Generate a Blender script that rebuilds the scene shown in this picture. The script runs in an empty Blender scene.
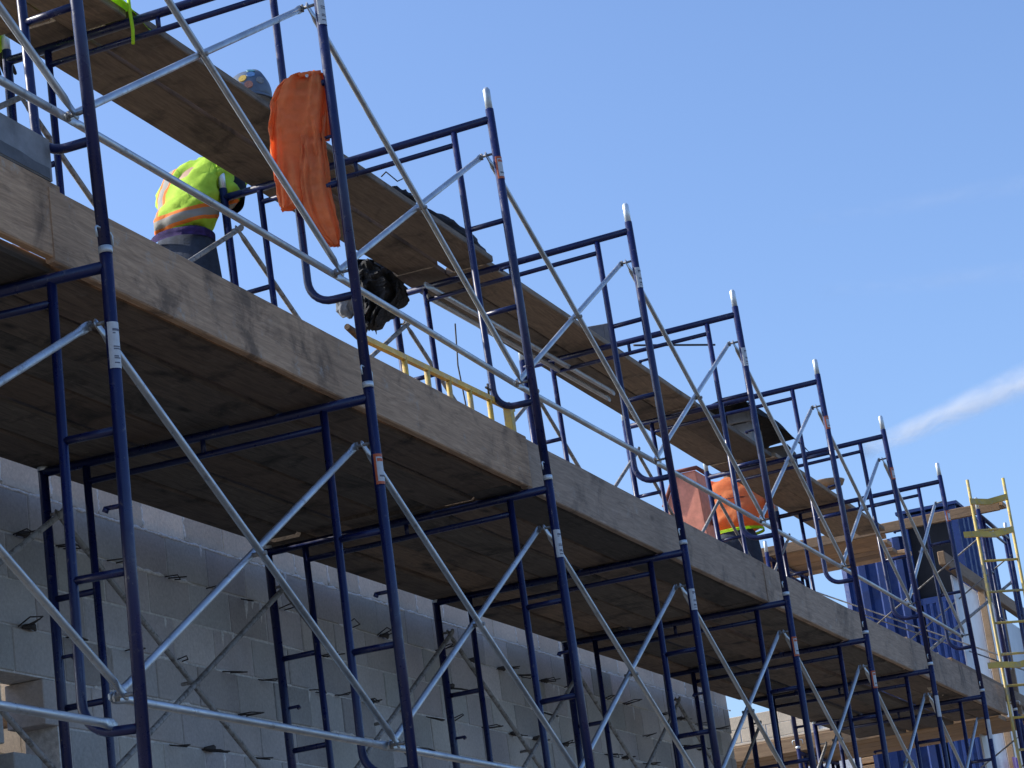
import bpy, bmesh, math, random
from mathutils import Vector, Matrix, noise
random.seed(7)
S = 2.134; H = 1.946; W = 1.524
SC = bpy.context.scene
COL = SC.collection
R = math.radians

# ------------------------------------------------------------------ materials
def nt(name):
    m = bpy.data.materials.new(name); m.use_nodes = True
    t = m.node_tree
    return m, t, t.nodes['Principled BSDF']
def N(t, typ, **kw):
    n = t.nodes.new(typ)
    for k, v in kw.items():
        if k.startswith('i_'):
            n.inputs[int(k[2:]) if k[2:].isdigit() else k[2:].replace('_', ' ')].default_value = v
        else: setattr(n, k, v)
    return n
def ramp(t, fac, stops):
    r = t.nodes.new('ShaderNodeValToRGB')
    while len(r.color_ramp.elements) < len(stops): r.color_ramp.elements.new(.5)
    for e, (p, c) in zip(r.color_ramp.elements, stops):
        e.position = p; e.color = (*c, 1) if len(c) == 3 else c
    t.links.new(fac, r.inputs['Fac'])
    return r.outputs['Color']
def coords(t, scale=(1, 1, 1), rnd=True):
    tc = N(t, 'ShaderNodeTexCoord'); mp = N(t, 'ShaderNodeMapping'); mp.inputs['Scale'].default_value = scale
    t.links.new(tc.outputs['Object'], mp.inputs['Vector'])
    if rnd:
        oi = N(t, 'ShaderNodeObjectInfo'); mu = N(t, 'ShaderNodeMath', operation='MULTIPLY'); mu.inputs[1].default_value = 37.0
        t.links.new(oi.outputs['Random'], mu.inputs[0])
        t.links.new(mu.outputs[0], mp.inputs['Location'])
    return mp.outputs['Vector']
def noisef(t, vec, scale, detail=5, rough=.6, dist=0):
    n = N(t, 'ShaderNodeTexNoise'); n.inputs['Scale'].default_value = scale
    n.inputs['Detail'].default_value = detail; n.inputs['Roughness'].default_value = rough
    n.inputs['Distortion'].default_value = dist
    t.links.new(vec, n.inputs['Vector']); return n.outputs['Fac']
def mix(t, fac, a, b, mode='MIX'):
    m = N(t, 'ShaderNodeMix', data_type='RGBA', blend_type=mode)
    for sock, v in ((m.inputs[0], fac), (m.inputs[6], a), (m.inputs[7], b)):
        if isinstance(v, (int, float)): sock.default_value = v
        elif isinstance(v, tuple): sock.default_value = (*v, 1)
        else: t.links.new(v, sock)
    return m.outputs[2]
def bump(t, p, h, strength=.3, dist=.01):
    b = N(t, 'ShaderNodeBump'); b.inputs['Strength'].default_value = strength; b.inputs['Distance'].default_value = dist
    t.links.new(h, b.inputs['Height']); t.links.new(b.outputs['Normal'], p.inputs['Normal'])

def m_wood(name, light, dark, stain=(.05, .04, .035), splash=.35, axis=0, stainamt=.5):
    m, t, p = nt(name)
    gs = [11, 11, 11]; gs[axis] = .9
    v = coords(t, tuple(gs)); v2 = coords(t, (1, 1, 1))
    g = noisef(t, v, 4.5, 8, .7, 1.2)
    c = ramp(t, g, [(.3, dark), (.7, light)])
    # knots
    kv = [5, 5, 5]; kv[axis] = 2.0
    vo = N(t, 'ShaderNodeTexVoronoi'); vo.inputs['Scale'].default_value = .9
    t.links.new(coords(t, tuple(kv)), vo.inputs['Vector'])
    k = ramp(t, vo.outputs['Distance'], [(.03, (1, 1, 1)), (.12, (0, 0, 0))])
    c = mix(t, k, c, tuple(x * .35 for x in dark))
    s = ramp(t, noisef(t, v2, 3.2, 6, .65, .6), [(.52, (0, 0, 0)), (.68, (1, 1, 1))])
    sm = N(t, 'ShaderNodeMath', operation='MULTIPLY'); sm.inputs[1].default_value = stainamt; t.links.new(s, sm.inputs[0])
    c = mix(t, sm.outputs[0], c, stain)
    w = ramp(t, noisef(t, v2, 8.5, 10, .8, .2), [(.57, (0, 0, 0)), (.66, (1, 1, 1))])
    wm = N(t, 'ShaderNodeMath', operation='MULTIPLY'); wm.inputs[1].default_value = splash; t.links.new(w, wm.inputs[0])
    c = mix(t, wm.outputs[0], c, (.42, .39, .35))
    oi = N(t, 'ShaderNodeObjectInfo')
    vr = ramp(t, oi.outputs['Random'], [(0, (.50, .49, .50)), (.5, (.92, .90, .88)), (1, (1.35, 1.27, 1.15))])
    c = mix(t, 1.0, c, vr, 'MULTIPLY')
    t.links.new(c, p.inputs['Base Color']); p.inputs['Roughness'].default_value = .85
    bump(t, p, g, .5, .006); return m
def m_metal(name, col, rough=.35, metallic=.0, spec=.5, dirt=(.25, .22, .2), dirtamt=.5, scale=14, thr=.62):
    m, t, p = nt(name)
    v = coords(t)
    d = ramp(t, noisef(t, v, scale, 6, .7), [(thr, (0, 0, 0)), (thr + .1, (1, 1, 1))])
    dm = N(t, 'ShaderNodeMath', operation='MULTIPLY'); dm.inputs[1].default_value = dirtamt; t.links.new(d, dm.inputs[0])
    b = ramp(t, noisef(t, v, 3, 3), [(.3, tuple(x * .75 for x in col)), (.7, tuple(min(1, x * 1.2) for x in col))])
    c = mix(t, dm.outputs[0], b, dirt)
    t.links.new(c, p.inputs['Base Color'])
    p.inputs['Metallic'].default_value = metallic; p.inputs['Specular IOR Level'].default_value = spec
    r = ramp(t, noisef(t, v, 22, 4), [(.3, (rough * .7,) * 3), (.75, (min(1, rough * 1.7),) * 3)])
    t.links.new(r, p.inputs['Roughness'])
    bump(t, p, d, .15, .002)
    return m
def m_plain(name, col, rough=.8, nscale=8, var=.25, bstr=.25, transl=0, bdist=.01):
    m, t, p = nt(name)
    v = coords(t); n = noisef(t, v, nscale, 6, .65)
    c = ramp(t, n, [(.3, tuple(x * (1 - var) for x in col)), (.7, tuple(min(1, x * (1 + var)) for x in col))])
    t.links.new(c, p.inputs['Base Color']); p.inputs['Roughness'].default_value = rough
    bump(t, p, n, bstr, bdist)
    if transl:
        tr = N(t, 'ShaderNodeBsdfTranslucent'); t.links.new(c, tr.inputs['Color'])
        ms = N(t, 'ShaderNodeMixShader'); ms.inputs[0].default_value = transl
        out = t.nodes['Material Output']
        t.links.new(p.outputs[0], ms.inputs[1]); t.links.new(tr.outputs[0], ms.inputs[2]); t.links.new(ms.outputs[0], out.inputs['Surface'])
    return m

M = {}
M['blue'] = m_metal('navy_paint', (.0050, .0115, .072), .30, 0, .5, (.17, .16, .16), .75, 38, .615)
M['galv'] = m_metal('galvanised_steel', (.48, .51, .54), .36, .8, .5, (.22, .21, .2), .6, 25, .57)
M['galvbright'] = m_metal('bright_steel', (.62, .68, .72), .4, .5, .5, (.4, .4, .4), .4, 25, .6)
M['galvdirty'] = m_metal('mortar_stained_steel', (.33, .32, .31), .6, .35, .4, (.12, .11, .1), .8, 30, .5)
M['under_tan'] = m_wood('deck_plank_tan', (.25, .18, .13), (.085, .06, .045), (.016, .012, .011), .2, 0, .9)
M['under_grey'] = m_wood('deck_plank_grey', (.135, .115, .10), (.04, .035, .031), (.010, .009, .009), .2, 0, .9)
M['plank'] = m_wood('weathered_plank', (.27, .215, .165), (.11, .087, .068), (.03, .025, .022), .2, 0, .75)
M['fascia'] = m_wood('edge_plank', (.62, .41, .26), (.28, .175, .105), (.04, .028, .022), .7, 0, .65)
M['fascia_grey'] = m_wood('grey_edge_plank', (.50, .37, .275), (.24, .175, .13), (.045, .035, .03), .7, 0, .55)
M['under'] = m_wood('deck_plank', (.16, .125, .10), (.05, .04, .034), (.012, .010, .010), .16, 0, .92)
M['planky'] = m_wood('return_plank', (.44, .30, .18), (.24, .155, .09), splash=.1, axis=1, stainamt=.3)
M['timber'] = m_wood('pine_timber', (.50, .36, .24), (.32, .22, .14), splash=.1, axis=0, stainamt=.3)
M['mortar'] = m_plain('mortar', (.62, .61, .59), .95, 40, .25, .6)
M['stk_white'] = m_plain('white_sticker', (.52, .54, .56), .5, 60, .12, .05)
M['stk_orange'] = m_plain('orange_sticker', (.50, .11, .04), .5, 60, .12, .05)
M['ink'] = m_plain('dark_ink', (.12, .13, .17), .7, 60, .2, .05)
M['orange'] = m_plain('orange_fabric', (.97, .34, .13), .85, 30, .10, .5, .55)
M['black'] = m_plain('black_plastic', (.016, .016, .018), .9, 9, .4, .9, 0, .04)
M['darkcloth'] = m_plain('dark_denim', (.022, .035, .065), .9, 25, .3, .4)
M['navycloth'] = m_plain('navy_sweater', (.02, .022, .035), .9, 25, .3, .4)
M['purple'] = m_plain('purple_cloth', (.05, .03, .14), .9, 25, .3, .4)
M['lime'] = m_plain('lime_fabric', (.52, .82, .03), .8, 20, .12, .35, .2)
def m_vest():
    m, t, p = nt('striped_vest_fabric')
    v = coords(t, rnd=False); n = noisef(t, v, 20, 6, .65)
    lime = ramp(t, n, [(.3, (.36, .60, .03)), (.7, (.52, .78, .06))])
    sx = N(t, 'ShaderNodeSeparateXYZ'); t.links.new(v, sx.inputs[0])
    q = N(t, 'ShaderNodeMath', operation='MULTIPLY_ADD'); t.links.new(sx.outputs[0], q.inputs[0]); q.inputs[1].default_value = -.25; t.links.new(sx.outputs[2], q.inputs[2])
    r = t.nodes.new('ShaderNodeValToRGB'); r.color_ramp.interpolation = 'CONSTANT'; t.links.new(q.outputs[0], r.inputs[0])
    while len(r.color_ramp.elements) < 6: r.color_ramp.elements.new(.5)
    S_ = [(0, (0, 0, 0)), (.0, (0, 0, 0))]
    mr = N(t, 'ShaderNodeMapRange'); t.links.new(q.outputs[0], mr.inputs[0]); mr.inputs[1].default_value = .9; mr.inputs[2].default_value = 1.6
    t.links.new(mr.outputs[0], r.inputs[0])
    cols = [(.0, (0, 0, 0)), (.285, (.9, .22, .03)), (.31, (.34, .33, .30)), (.375, (.9, .22, .03)), (.40, (0, 0, 0)), (.9, (0, 0, 0))]
    for e, (ps, c) in zip(r.color_ramp.elements, cols): e.position = ps; e.color = (*c, 1)
    # stripes where ramp colour is not black
    bw = N(t, 'ShaderNodeRGBToBW'); t.links.new(r.outputs['Color'], bw.inputs[0]); gt = N(t, 'ShaderNodeMath', operation='GREATER_THAN'); t.links.new(bw.outputs[0], gt.inputs[0]); gt.inputs[1].default_value = .05
    ay = N(t, 'ShaderNodeMath', operation='SUBTRACT'); t.links.new(sx.outputs[1], ay.inputs[0]); ay.inputs[1].default_value = .12
    ab = N(t, 'ShaderNodeMath', operation='ABSOLUTE'); t.links.new(ay.outputs[0], ab.inputs[0])
    l1 = N(t, 'ShaderNodeMath', operation='LESS_THAN'); t.links.new(ab.outputs[0], l1.inputs[0]); l1.inputs[1].default_value = .042
    l2 = N(t, 'ShaderNodeMath', operation='LESS_THAN'); t.links.new(ab.outputs[0], l2.inputs[0]); l2.inputs[1].default_value = .025
    hz = N(t, 'ShaderNodeMath', operation='GREATER_THAN'); t.links.new(q.outputs[0], hz.inputs[0]); hz.inputs[1].default_value = 1.165
    l1m = N(t, 'ShaderNodeMath', operation='MULTIPLY'); t.links.new(l1.outputs[0], l1m.inputs[0]); t.links.new(hz.outputs[0], l1m.inputs[1])
    strap = mix(t, l2.outputs[0], (.9, .22, .03), (.34, .33, .30))
    lime = mix(t, l1m.outputs[0], lime, strap)
    c = mix(t, gt.outputs[0], lime, r.outputs['Color'])
    t.links.new(c, p.inputs['Base Color']); p.inputs['Roughness'].default_value = .8; bump(t, p, n, .4, .01)
    tr = N(t, 'ShaderNodeBsdfTranslucent'); t.links.new(c, tr.inputs['Color']); ms = N(t, 'ShaderNodeMixShader'); ms.inputs[0].default_value = .15
    t.links.new(p.outputs[0], ms.inputs[1]); t.links.new(tr.outputs[0], ms.inputs[2]); t.links.new(ms.outputs[0], t.nodes['Material Output'].inputs['Surface'])
    return m
M['vest'] = m_vest()
M['silver'] = m_plain('reflective_tape', (.62, .63, .60), .4, 40, .15, .1)
M['skin'] = m_plain('skin', (.42, .25, .17), .6, 30, .08, .1)
M['glove'] = m_plain('black_glove', (.02, .02, .022), .8, 30, .3, .3)
M['boot'] = m_plain('boot_leather', (.10, .06, .035), .7, 30, .3, .3)
M['hat'] = m_plain('hard_hat_shell', (.10, .13, .18), .45, 10, .25, .1)
M['yellow'] = m_metal('yellow_paint', (.62, .43, .08), .45, 0, .5, (.35, .3, .22), .6, 18, .5)
M['yellowdirty'] = m_metal('grubby_yellow_rail', (.56, .43, .13), .55, 0, .4, (.30, .26, .22), .6, 18, .48)
M['red'] = m_plain('faded_red_steel', (.80, .30, .20), .75, 12, .2, .3)
M['redrim'] = m_plain('red_brown_rim', (.22, .07, .05), .75, 12, .3, .3)
M['white'] = m_plain('white_sheet', (.72, .76, .82), .35, 3, .1, .1, .25)
M['pink'] = m_plain('pink_panel', (.65, .35, .65), .6, 5, .2, .1)
M['lilac'] = m_plain('purple_stripe', (.22, .10, .55), .6, 5, .2, .1)
M['wire'] = m_plain('rusty_wire', (.05, .045, .045), .8, 40, .4, .2)
M['corr'] = m_metal('blue_cladding', (.008, .036, .17), .5, 0, .4, (.006, .018, .07), .6, 3, .5)
M['dark'] = m_plain('dark_shade_fill', (.012, .013, .018), .9, 6, .3, .2)  # near-black colour painted as shade in the container opening; also colours the eyes
M['slab'] = m_plain('stained_slab', (.22, .23, .25), .9, 9, .3, .5)
M['slabdark'] = m_plain('wet_slab_stain', (.11, .115, .13), .8, 9, .3, .5)
M['beige'] = m_plain('beige_block', (.50, .42, .33), .9, 14, .18, .4)
M['cord'] = m_plain('black_cord', (.02, .02, .022), .5, 20, .2, .1)

# concrete block with per-block tint (face attribute) on real block geometry
def m_cmu():
    m, t, p = nt('concrete_block')
    a = N(t, 'ShaderNodeAttribute', attribute_name='tint')
    v = coords(t, rnd=False)
    fine = noisef(t, v, 55, 6, .75)
    big = noisef(t, v, 1.6, 4, .6)
    c = ramp(t, fine, [(.3, (.32, .31, .295)), (.7, (.56, .54, .51))])
    c = mix(t, .28, c, ramp(t, big, [(.35, (.28, .27, .265)), (.65, (.72, .66, .59))]))
    c = mix(t, 1.0, c, a.outputs['Color'], 'MULTIPLY')
    t.links.new(c, p.inputs['Base Color']); p.inputs['Roughness'].default_value = .95
    bump(t, p, fine, .7, .006)
    return m
M['cmu'] = m_cmu()
def m_ground():
    m, t, p = nt('site_dirt')
    v = coords(t, rnd=False); n = noisef(t, v, .6, 8, .7)
    t.links.new(ramp(t, n, [(.3, (.09, .08, .065)), (.7, (.17, .15, .12))]), p.inputs['Base Color'])
    p.inputs['Roughness'].default_value = .95; bump(t, p, n, .6, .1); return m
M['ground'] = m_ground()

# ------------------------------------------------------------------ helpers
def new(): return bmesh.new()
def tube(bm, pts, r, seg=12, cap=True):
    """round bar through the points"""
    pts = [Vector(p) for p in pts]; rings = []
    up = None
    for i, p in enumerate(pts):
        if i == 0: d = pts[1] - p
        elif i == len(pts) - 1: d = p - pts[-2]
        else: d = (pts[i + 1] - p).normalized() + (p - pts[i - 1]).normalized()
        d.normalize()
        if up is None:
            up = d.orthogonal().normalized()
        up = (up - d * up.dot(d)).normalized(); sd = d.cross(up)
        rr = r[i] if isinstance(r, (list, tuple)) else r
        rings.append([bm.verts.new(p + up * math.cos(2 * math.pi * k / seg) * rr + sd * math.sin(2 * math.pi * k / seg) * rr) for k in range(seg)])
    for a, b in zip(rings, rings[1:]):
        for k in range(seg):
            f = bm.faces.new((a[k], a[(k + 1) % seg], b[(k + 1) % seg], b[k])); f.smooth = True
    if cap:
        bm.faces.new(rings[0][::-1]); bm.faces.new(rings[-1])
    return bm
def box(bm, lo, hi, jit=0, M4=None):
    vs = []
    for z in (lo[2], hi[2]):
        for x, y in ((lo[0], lo[1]), (hi[0], lo[1]), (hi[0], hi[1]), (lo[0], hi[1])):
            v = Vector((x, y, z)) + Vector([random.uniform(-jit, jit) for _ in range(3)])
            if M4: v = M4 @ v
            vs.append(bm.verts.new(v))
    fs = [bm.faces.new([vs[i] for i in q]) for q in ((3, 2, 1, 0), (4, 5, 6, 7), (0, 1, 5, 4), (1, 2, 6, 5), (2, 3, 7, 6), (3, 0, 4, 7))]
    return fs
def bev(bm, w=.004, seg=1):
    bmesh.ops.bevel(bm, geom=list(bm.edges), offset=w, segments=seg, affect='EDGES', profile=.5)
def sub(bm, cuts=2):
    bmesh.ops.subdivide_edges(bm, edges=list(bm.edges), cuts=cuts, use_grid_fill=True)
def obj(name, bm, m, parent=None, loc=None):
    """link ONE mesh object; with a parent or loc the world-built mesh is moved to that origin"""
    bmesh.ops.recalc_face_normals(bm, faces=list(bm.faces))
    o3 = None
    if parent is not None and not parent.get('_local'): o3 = parent['_o']
    elif loc is not None: o3 = loc
    if o3 is not None:
        bmesh.ops.translate(bm, verts=list(bm.verts), vec=-Vector(o3))
    me = bpy.data.meshes.new(name); bm.to_mesh(me); bm.free()
    ms = m if isinstance(m, (list, tuple)) else [m]
    for x in ms: me.materials.append(x)
    o = bpy.data.objects.new(name, me); COL.objects.link(o)
    if parent is not None:
        o.parent = parent
        o['_o'] = list(parent['_o']) if not parent.get('_local') else [0, 0, 0]
        if parent.get('_local'): o['_local'] = 1
    elif loc is not None: o.location = loc; o['_o'] = list(loc)
    else: o['_o'] = [0, 0, 0]
    return o
def thing(name, label, cat, loc=(0, 0, 0), group=None, local=False):
    o = bpy.data.objects.new(name, None); COL.objects.link(o); o.location = loc
    o.empty_display_size = .1
    o['_o'] = list(loc)
    if local: o['_local'] = 1
    return tag(o, label, cat, group)
def tag(o, label, cat, group=None, kind=None):
    if label: o['label'] = label
    if cat: o['category'] = cat
    if group: o['group'] = group
    if kind: o['kind'] = kind
    return o
def dup(root, label, group):
    def cp(o, par):
        c = o.copy(); COL.objects.link(c); c.parent = par
        for ch in o.children: cp(ch, c)
        return c
    r = cp(root, None); r['label'] = label
    if group: r['group'] = group
    return r
def loft(bm, rings, cap=True):
    R_ = [[bm.verts.new(v) for v in r] for r in rings]
    n = len(R_[0])
    for a, b in zip(R_, R_[1:]):
        for k in range(n):
            f = bm.faces.new((a[k], a[(k + 1) % n], b[(k + 1) % n], b[k])); f.smooth = True
    if cap: bm.faces.new(R_[0][::-1]); bm.faces.new(R_[-1])
def fin(a): return ORD[a]
ORD = ['zeroth', 'first', 'second', 'third', 'fourth', 'fifth', 'sixth', 'seventh', 'eighth', 'ninth']

# ------------------------------------------------------------------ setting
bm = new(); box(bm, (-400, -400, -4.9), (600, 600, -4.4)); g = obj('ground', bm, M['ground']); g['kind'] = 'structure'

# ------------------------------------------------------------------ concrete block wall
WY = 1.75; WX0, WX1 = -3.0, 15.22; WZT = .165
def block_faces(bm, x0, x1, z0, z1, y, th, tl, tint, skew=.0015):
    fs0 = set(bm.faces)
    b2 = new(); box(b2, (x0, y, z0), (x1, y + th, z1), skew); bev(b2, .004)
    me = bpy.data.meshes.new('tmp'); b2.to_mesh(me); b2.free(); bm.from_mesh(me); bpy.data.meshes.remove(me)
    for f in bm.faces:
        if f not in fs0:
            for l in f.loops: l[tl] = (*tint, 1)
wall = thing('block_wall', 'unfinished grey concrete block wall running behind the scaffold', 'wall', (0, WY, -2))
bm = new(); tl = bm.loops.layers.float_color.new('tint')
BW, BH, J = .4064, .2032, .010
# build quickly: collect verts per block without bevel ops on whole mesh
rows = 12
ragged = []
for r_ in range(rows):
    zt = WZT - r_ * BH; z0 = zt - BH + J
    off = (r_ % 2) * BW / 2
    x = WX0 + off
    while x < WX1 - .02:
        x1 = min(x + BW - J, WX1 - random.uniform(0, .012))
        # broken opening low at the left
        if (r_ >= 5 and x < 4.55 - .05 * (r_ % 2)) and x1 > -3: 
            x += BW; continue
        k = random.gauss(1, .11)
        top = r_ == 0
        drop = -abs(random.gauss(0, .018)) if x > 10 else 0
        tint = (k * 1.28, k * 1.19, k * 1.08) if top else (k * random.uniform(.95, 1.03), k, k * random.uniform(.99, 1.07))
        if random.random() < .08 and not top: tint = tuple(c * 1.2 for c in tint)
        yy = WY + random.uniform(-.003, .003)
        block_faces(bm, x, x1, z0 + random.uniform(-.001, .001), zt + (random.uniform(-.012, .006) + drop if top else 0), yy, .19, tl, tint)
        x += BW
obj('blocks', bm, M['cmu'], wall)
# mortar core a little behind block faces
bm = new()
zb = WZT - rows * BH
def holebox(a, b, z0, z1): box(bm, (a, WY + .006, z0), (b, WY + .17, z1))
holebox(WX0, WX1 - .02, WZT - 5 * BH + .003, WZT - .03)
holebox(4.62, WX1 - .02, zb, WZT - 5 * BH + .0031)
obj('mortar_joints', bm, M['mortar'], wall)
# smeared mortar on the top course joints
bm = new()
x = WX0
while x < WX1 - .3:
    n_ = 26; pts = []; o_ = random.uniform(0, 50)
    for k in range(n_ + 1):
        xx = x + k * BW / n_
        pts.append((xx, WY + .004, WZT - BH + .005 + .005 * noise.noise(Vector((xx * 30, o_, 0)))))
    tube(bm, pts, [max(.003, .0075 + .009 * noise.noise(Vector((q[0] * 14, 3, 1)))) for q in pts], 6)
    if random.random() < .8:
        pts = [(x + BW - J / 2 + (.2 if False else 0) + .006 * noise.noise(Vector((x, k * .7, 0))), WY + .004, WZT - .01 - k * .012) for k in range(15)]
        tube(bm, pts, [max(.003, .008 + .01 * noise.noise(Vector((x * 3, k * .6, 5)))) for k in range(15)], 6)
    x += BW
M['smear'] = m_plain('fresh_mortar', (.72, .72, .71), .95, 60, .25, .6)
obj('smeared_mortar', bm, M['smear'], wall)
# ragged dropped mortar on the very top edge
bm = new()
for k in range(90):
    x = random.uniform(8.5, WX1 - .1); w = random.uniform(.05, .16)
    pts = [(x + w * q / 4, WY + .03 + random.uniform(-.01, .02), WZT - .004 + random.uniform(-.004, .01)) for q in range(5)]
    tube(bm, pts, [.004] + [random.uniform(.008, .02) for _ in range(3)] + [.004], 6)
obj('mortar_droppings', bm, M['smear'], wall)
bm = new()
for k in range(170):
    rr_ = random.randrange(1, 11); z = WZT - rr_ * BH + .005; x = random.uniform(4.4, WX1 - .3)
    if rr_ > 5 and x < 5.0: continue
    if random.random() < .6:
        w = random.uniform(.08, .30)
        pts = [(x + w * q / 6, WY + .0035, z + .006 * noise.noise(Vector((x * 9 + q, k, 0)))) for q in range(7)]
        tube(bm, pts, [.002] + [random.uniform(.005, .0125) for _ in range(5)] + [.002], 6)
    else:
        l_ = random.uniform(.03, .12)
        pts = [(x + .01 * noise.noise(Vector((q, k, 3))), WY + .0045, z - l_ * q / 4) for q in range(5)]
        tube(bm, pts, [.007, .012, .009, .006, .002], 6)
obj('mortar_smears', bm, M['smear'], wall)
# wire ties poking out of every other bed joint
nties = 0
def tie(x, z):
    bm = new()
    L = random.uniform(.06, .10); sk = random.uniform(-.06, .06); dz = random.choice((random.uniform(-.02, .012), random.uniform(-.05, .03))); w = random.uniform(.05, .09)
    a = (x, WY + .02, z); b = (x + sk, WY - L, z + dz); c = (x + w + sk * random.uniform(.2, 1.4), WY - L - random.uniform(-.03, .03), z + dz + random.uniform(-.02, .02)); d = (x + w, WY + .02, z)
    tube(bm, [a, b, c, d], .0035, 6)
    if random.random() < .5:
        e = random.uniform(.02, .04)
        tube(bm, [(x + e, WY + .02, z), (x + e + sk, WY - L - .03, z + dz - .01)], .0035, 6)
    if random.random() < .3:
        tube(bm, [(x, WY - .01, z), (x + .05, WY - .03, z + .004), (x + .1, WY - .01, z - .004)], [.008, .016, .006], 6)
    o = obj('wire_tie', bm, M['wire'], wall); return o
for r_ in (2, 3, 4, 5, 6, 7, 8, 9):
    z = WZT - r_ * BH + .004
    x = 4.3 + (.3 if r_ % 2 else .05)
    while x < WX1 - .3 and nties < 99:
        if r_ >= 5 and x < 4.9: x += .4; continue
        # in frame test, roughly: lower rows matter only for small x
        if random.random() < (.85 if r_ in (2, 4, 6, 8) else .3) and (x < 16):
            lo = -.95 - (x - 4) * .165 - .9
            if z > lo - .1:
                tie(x + random.uniform(-.05, .05), z); nties += 1
        x += random.uniform(.36, .5)
# piers and props in the broken opening, low on the left
op = thing('broken_block_pier', 'stacked grey blocks in the broken wall opening at the lower left', 'block pier', (4.0, WY + .02, -2.2))
bm = new(); tl = bm.loops.layers.float_color.new('tint')
for (x0, x1, z0, z1, yo, kk) in ((3.45, 3.72, -1.17, -.86, .03, .9), (3.80, 4.22, -1.15, -.855, .02, 1.0), (3.86, 4.10, -1.60, -1.18, .04, .95), (3.42, 3.66, -1.62, -1.20, .05, .9),
                                 (4.28, 4.50, -1.60, -1.18, .02, .9), (3.8, 4.12, -2.2, -1.62, .03, .95), (4.3, 4.52, -2.2, -1.62, .02, .93)):
    block_faces(bm, x0, x1, z0, z1, WY + yo, .19, tl, (kk * .95, kk, kk * 1.04))
obj('blocks', bm, M['cmu'], op)
op2 = thing('timber_post', 'pale timber posts standing inside the broken wall opening', 'timber', (4.2, 2.1, -2.2))
bm = new()
for x0 in (3.70, 4.12, 4.44): box(bm, (x0, 2.02, -2.2), (x0 + .09, 2.10, -.9))
bev(bm, .004); obj('posts', bm, M['timber'], op2)
bm = new(); box(bm, (3.0, 2.10, -.98), (4.8, 2.16, -.90)); bev(bm, .004); obj('head_board', bm, M['timber'], op2)

iw = thing('inner_wall', 'dim inner block wall seen through the broken opening at the lower left', 'wall', (4, 2.5, -4.4))
bm = new(); tl = bm.loops.layers.float_color.new('tint')
for a in range(12):
    for b in range(9):
        k = random.gauss(1, .08); xx = 2.2 + a * .4064 + (b % 2) * .2
        block_faces(bm, xx, xx + .396, -.40 - b * .2032 - .193, -.40 - b * .2032, 2.45, .19, tl, (k * 1.5, k * 1.38, k * 1.2))
obj('blocks', bm, M['cmu'], iw)
bm = new(); box(bm, (2.2, 2.458, -4.4), (7.2, 2.62, -.42)); obj('core', bm, M['mortar'], iw)
# ------------------------------------------------------------------ scaffold frames
R_POST, R_HEAD, R_LEG, R_BAR = .0215, .0205, .0168, .0138
IL = .208                       # inner leg distance from its outer post
STUD1, STUD2 = 1.7074, .5015
def post_of(f, k=0): return [c for c in f.children if c.name.split('.')[0] == 'post'][k]
def sticker(parent, z0, z1, kind, y=0.0):
    parent = post_of(parent)
    """label wrapped on the camera side of a post: part of the frame"""
    bm = new(); r = R_POST + .0012; n = 10
    def wrap(z0, z1, r, a0, a1, n=10):
        vs = []
        for z in (z0, z1):
            vs.append([bm.verts.new((r * math.cos(a0 + (a1 - a0) * k / n), y + r * math.sin(a0 + (a1 - a0) * k / n), z)) for k in range(n + 1)])
        out = []
        for k in range(n): out.append(bm.faces.new((vs[0][k], vs[0][k + 1], vs[1][k + 1], vs[1][k])))
        return out
    a0, a1 = R(170), R(330)
    wrap(z0, z1, r, a0, a1)
    if kind == 'orange':
        for f in wrap(z0, z0 + .012, r + .0006, a0, a1) + wrap(z1 - .012, z1, r + .0006, a0, a1) + wrap(z0 + .013, z1 - .0125, r + .0006, R(170), R(195)) : f.material_index = 1
        for f in wrap(z0 + (z1 - z0) * .24, z0 + (z1 - z0) * .30, r + .001, R(215), R(280), 5): f.material_index = 2
        for f in wrap(z1 - (z1 - z0) * .25, z1 - (z1 - z0) * .15, r + .001, R(205), R(290), 5): f.material_index = 1
    elif kind == 'white':
        for k, (q, w) in enumerate(((.8, 1), (.74, .3), (.45, .8), (.40, .8), (.24, .5), (.2, .7), (.1, .6))):
            z = z0 + (z1 - z0) * q
            for f in wrap(z, z + (.008 if k == 0 else .004), r + .0008, R(215), R(215 + 80 * w), 5): f.material_index = 2
    o = obj('sticker', bm, [M['stk_white'], M['stk_orange'], M['ink']], parent)
    return o
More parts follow.
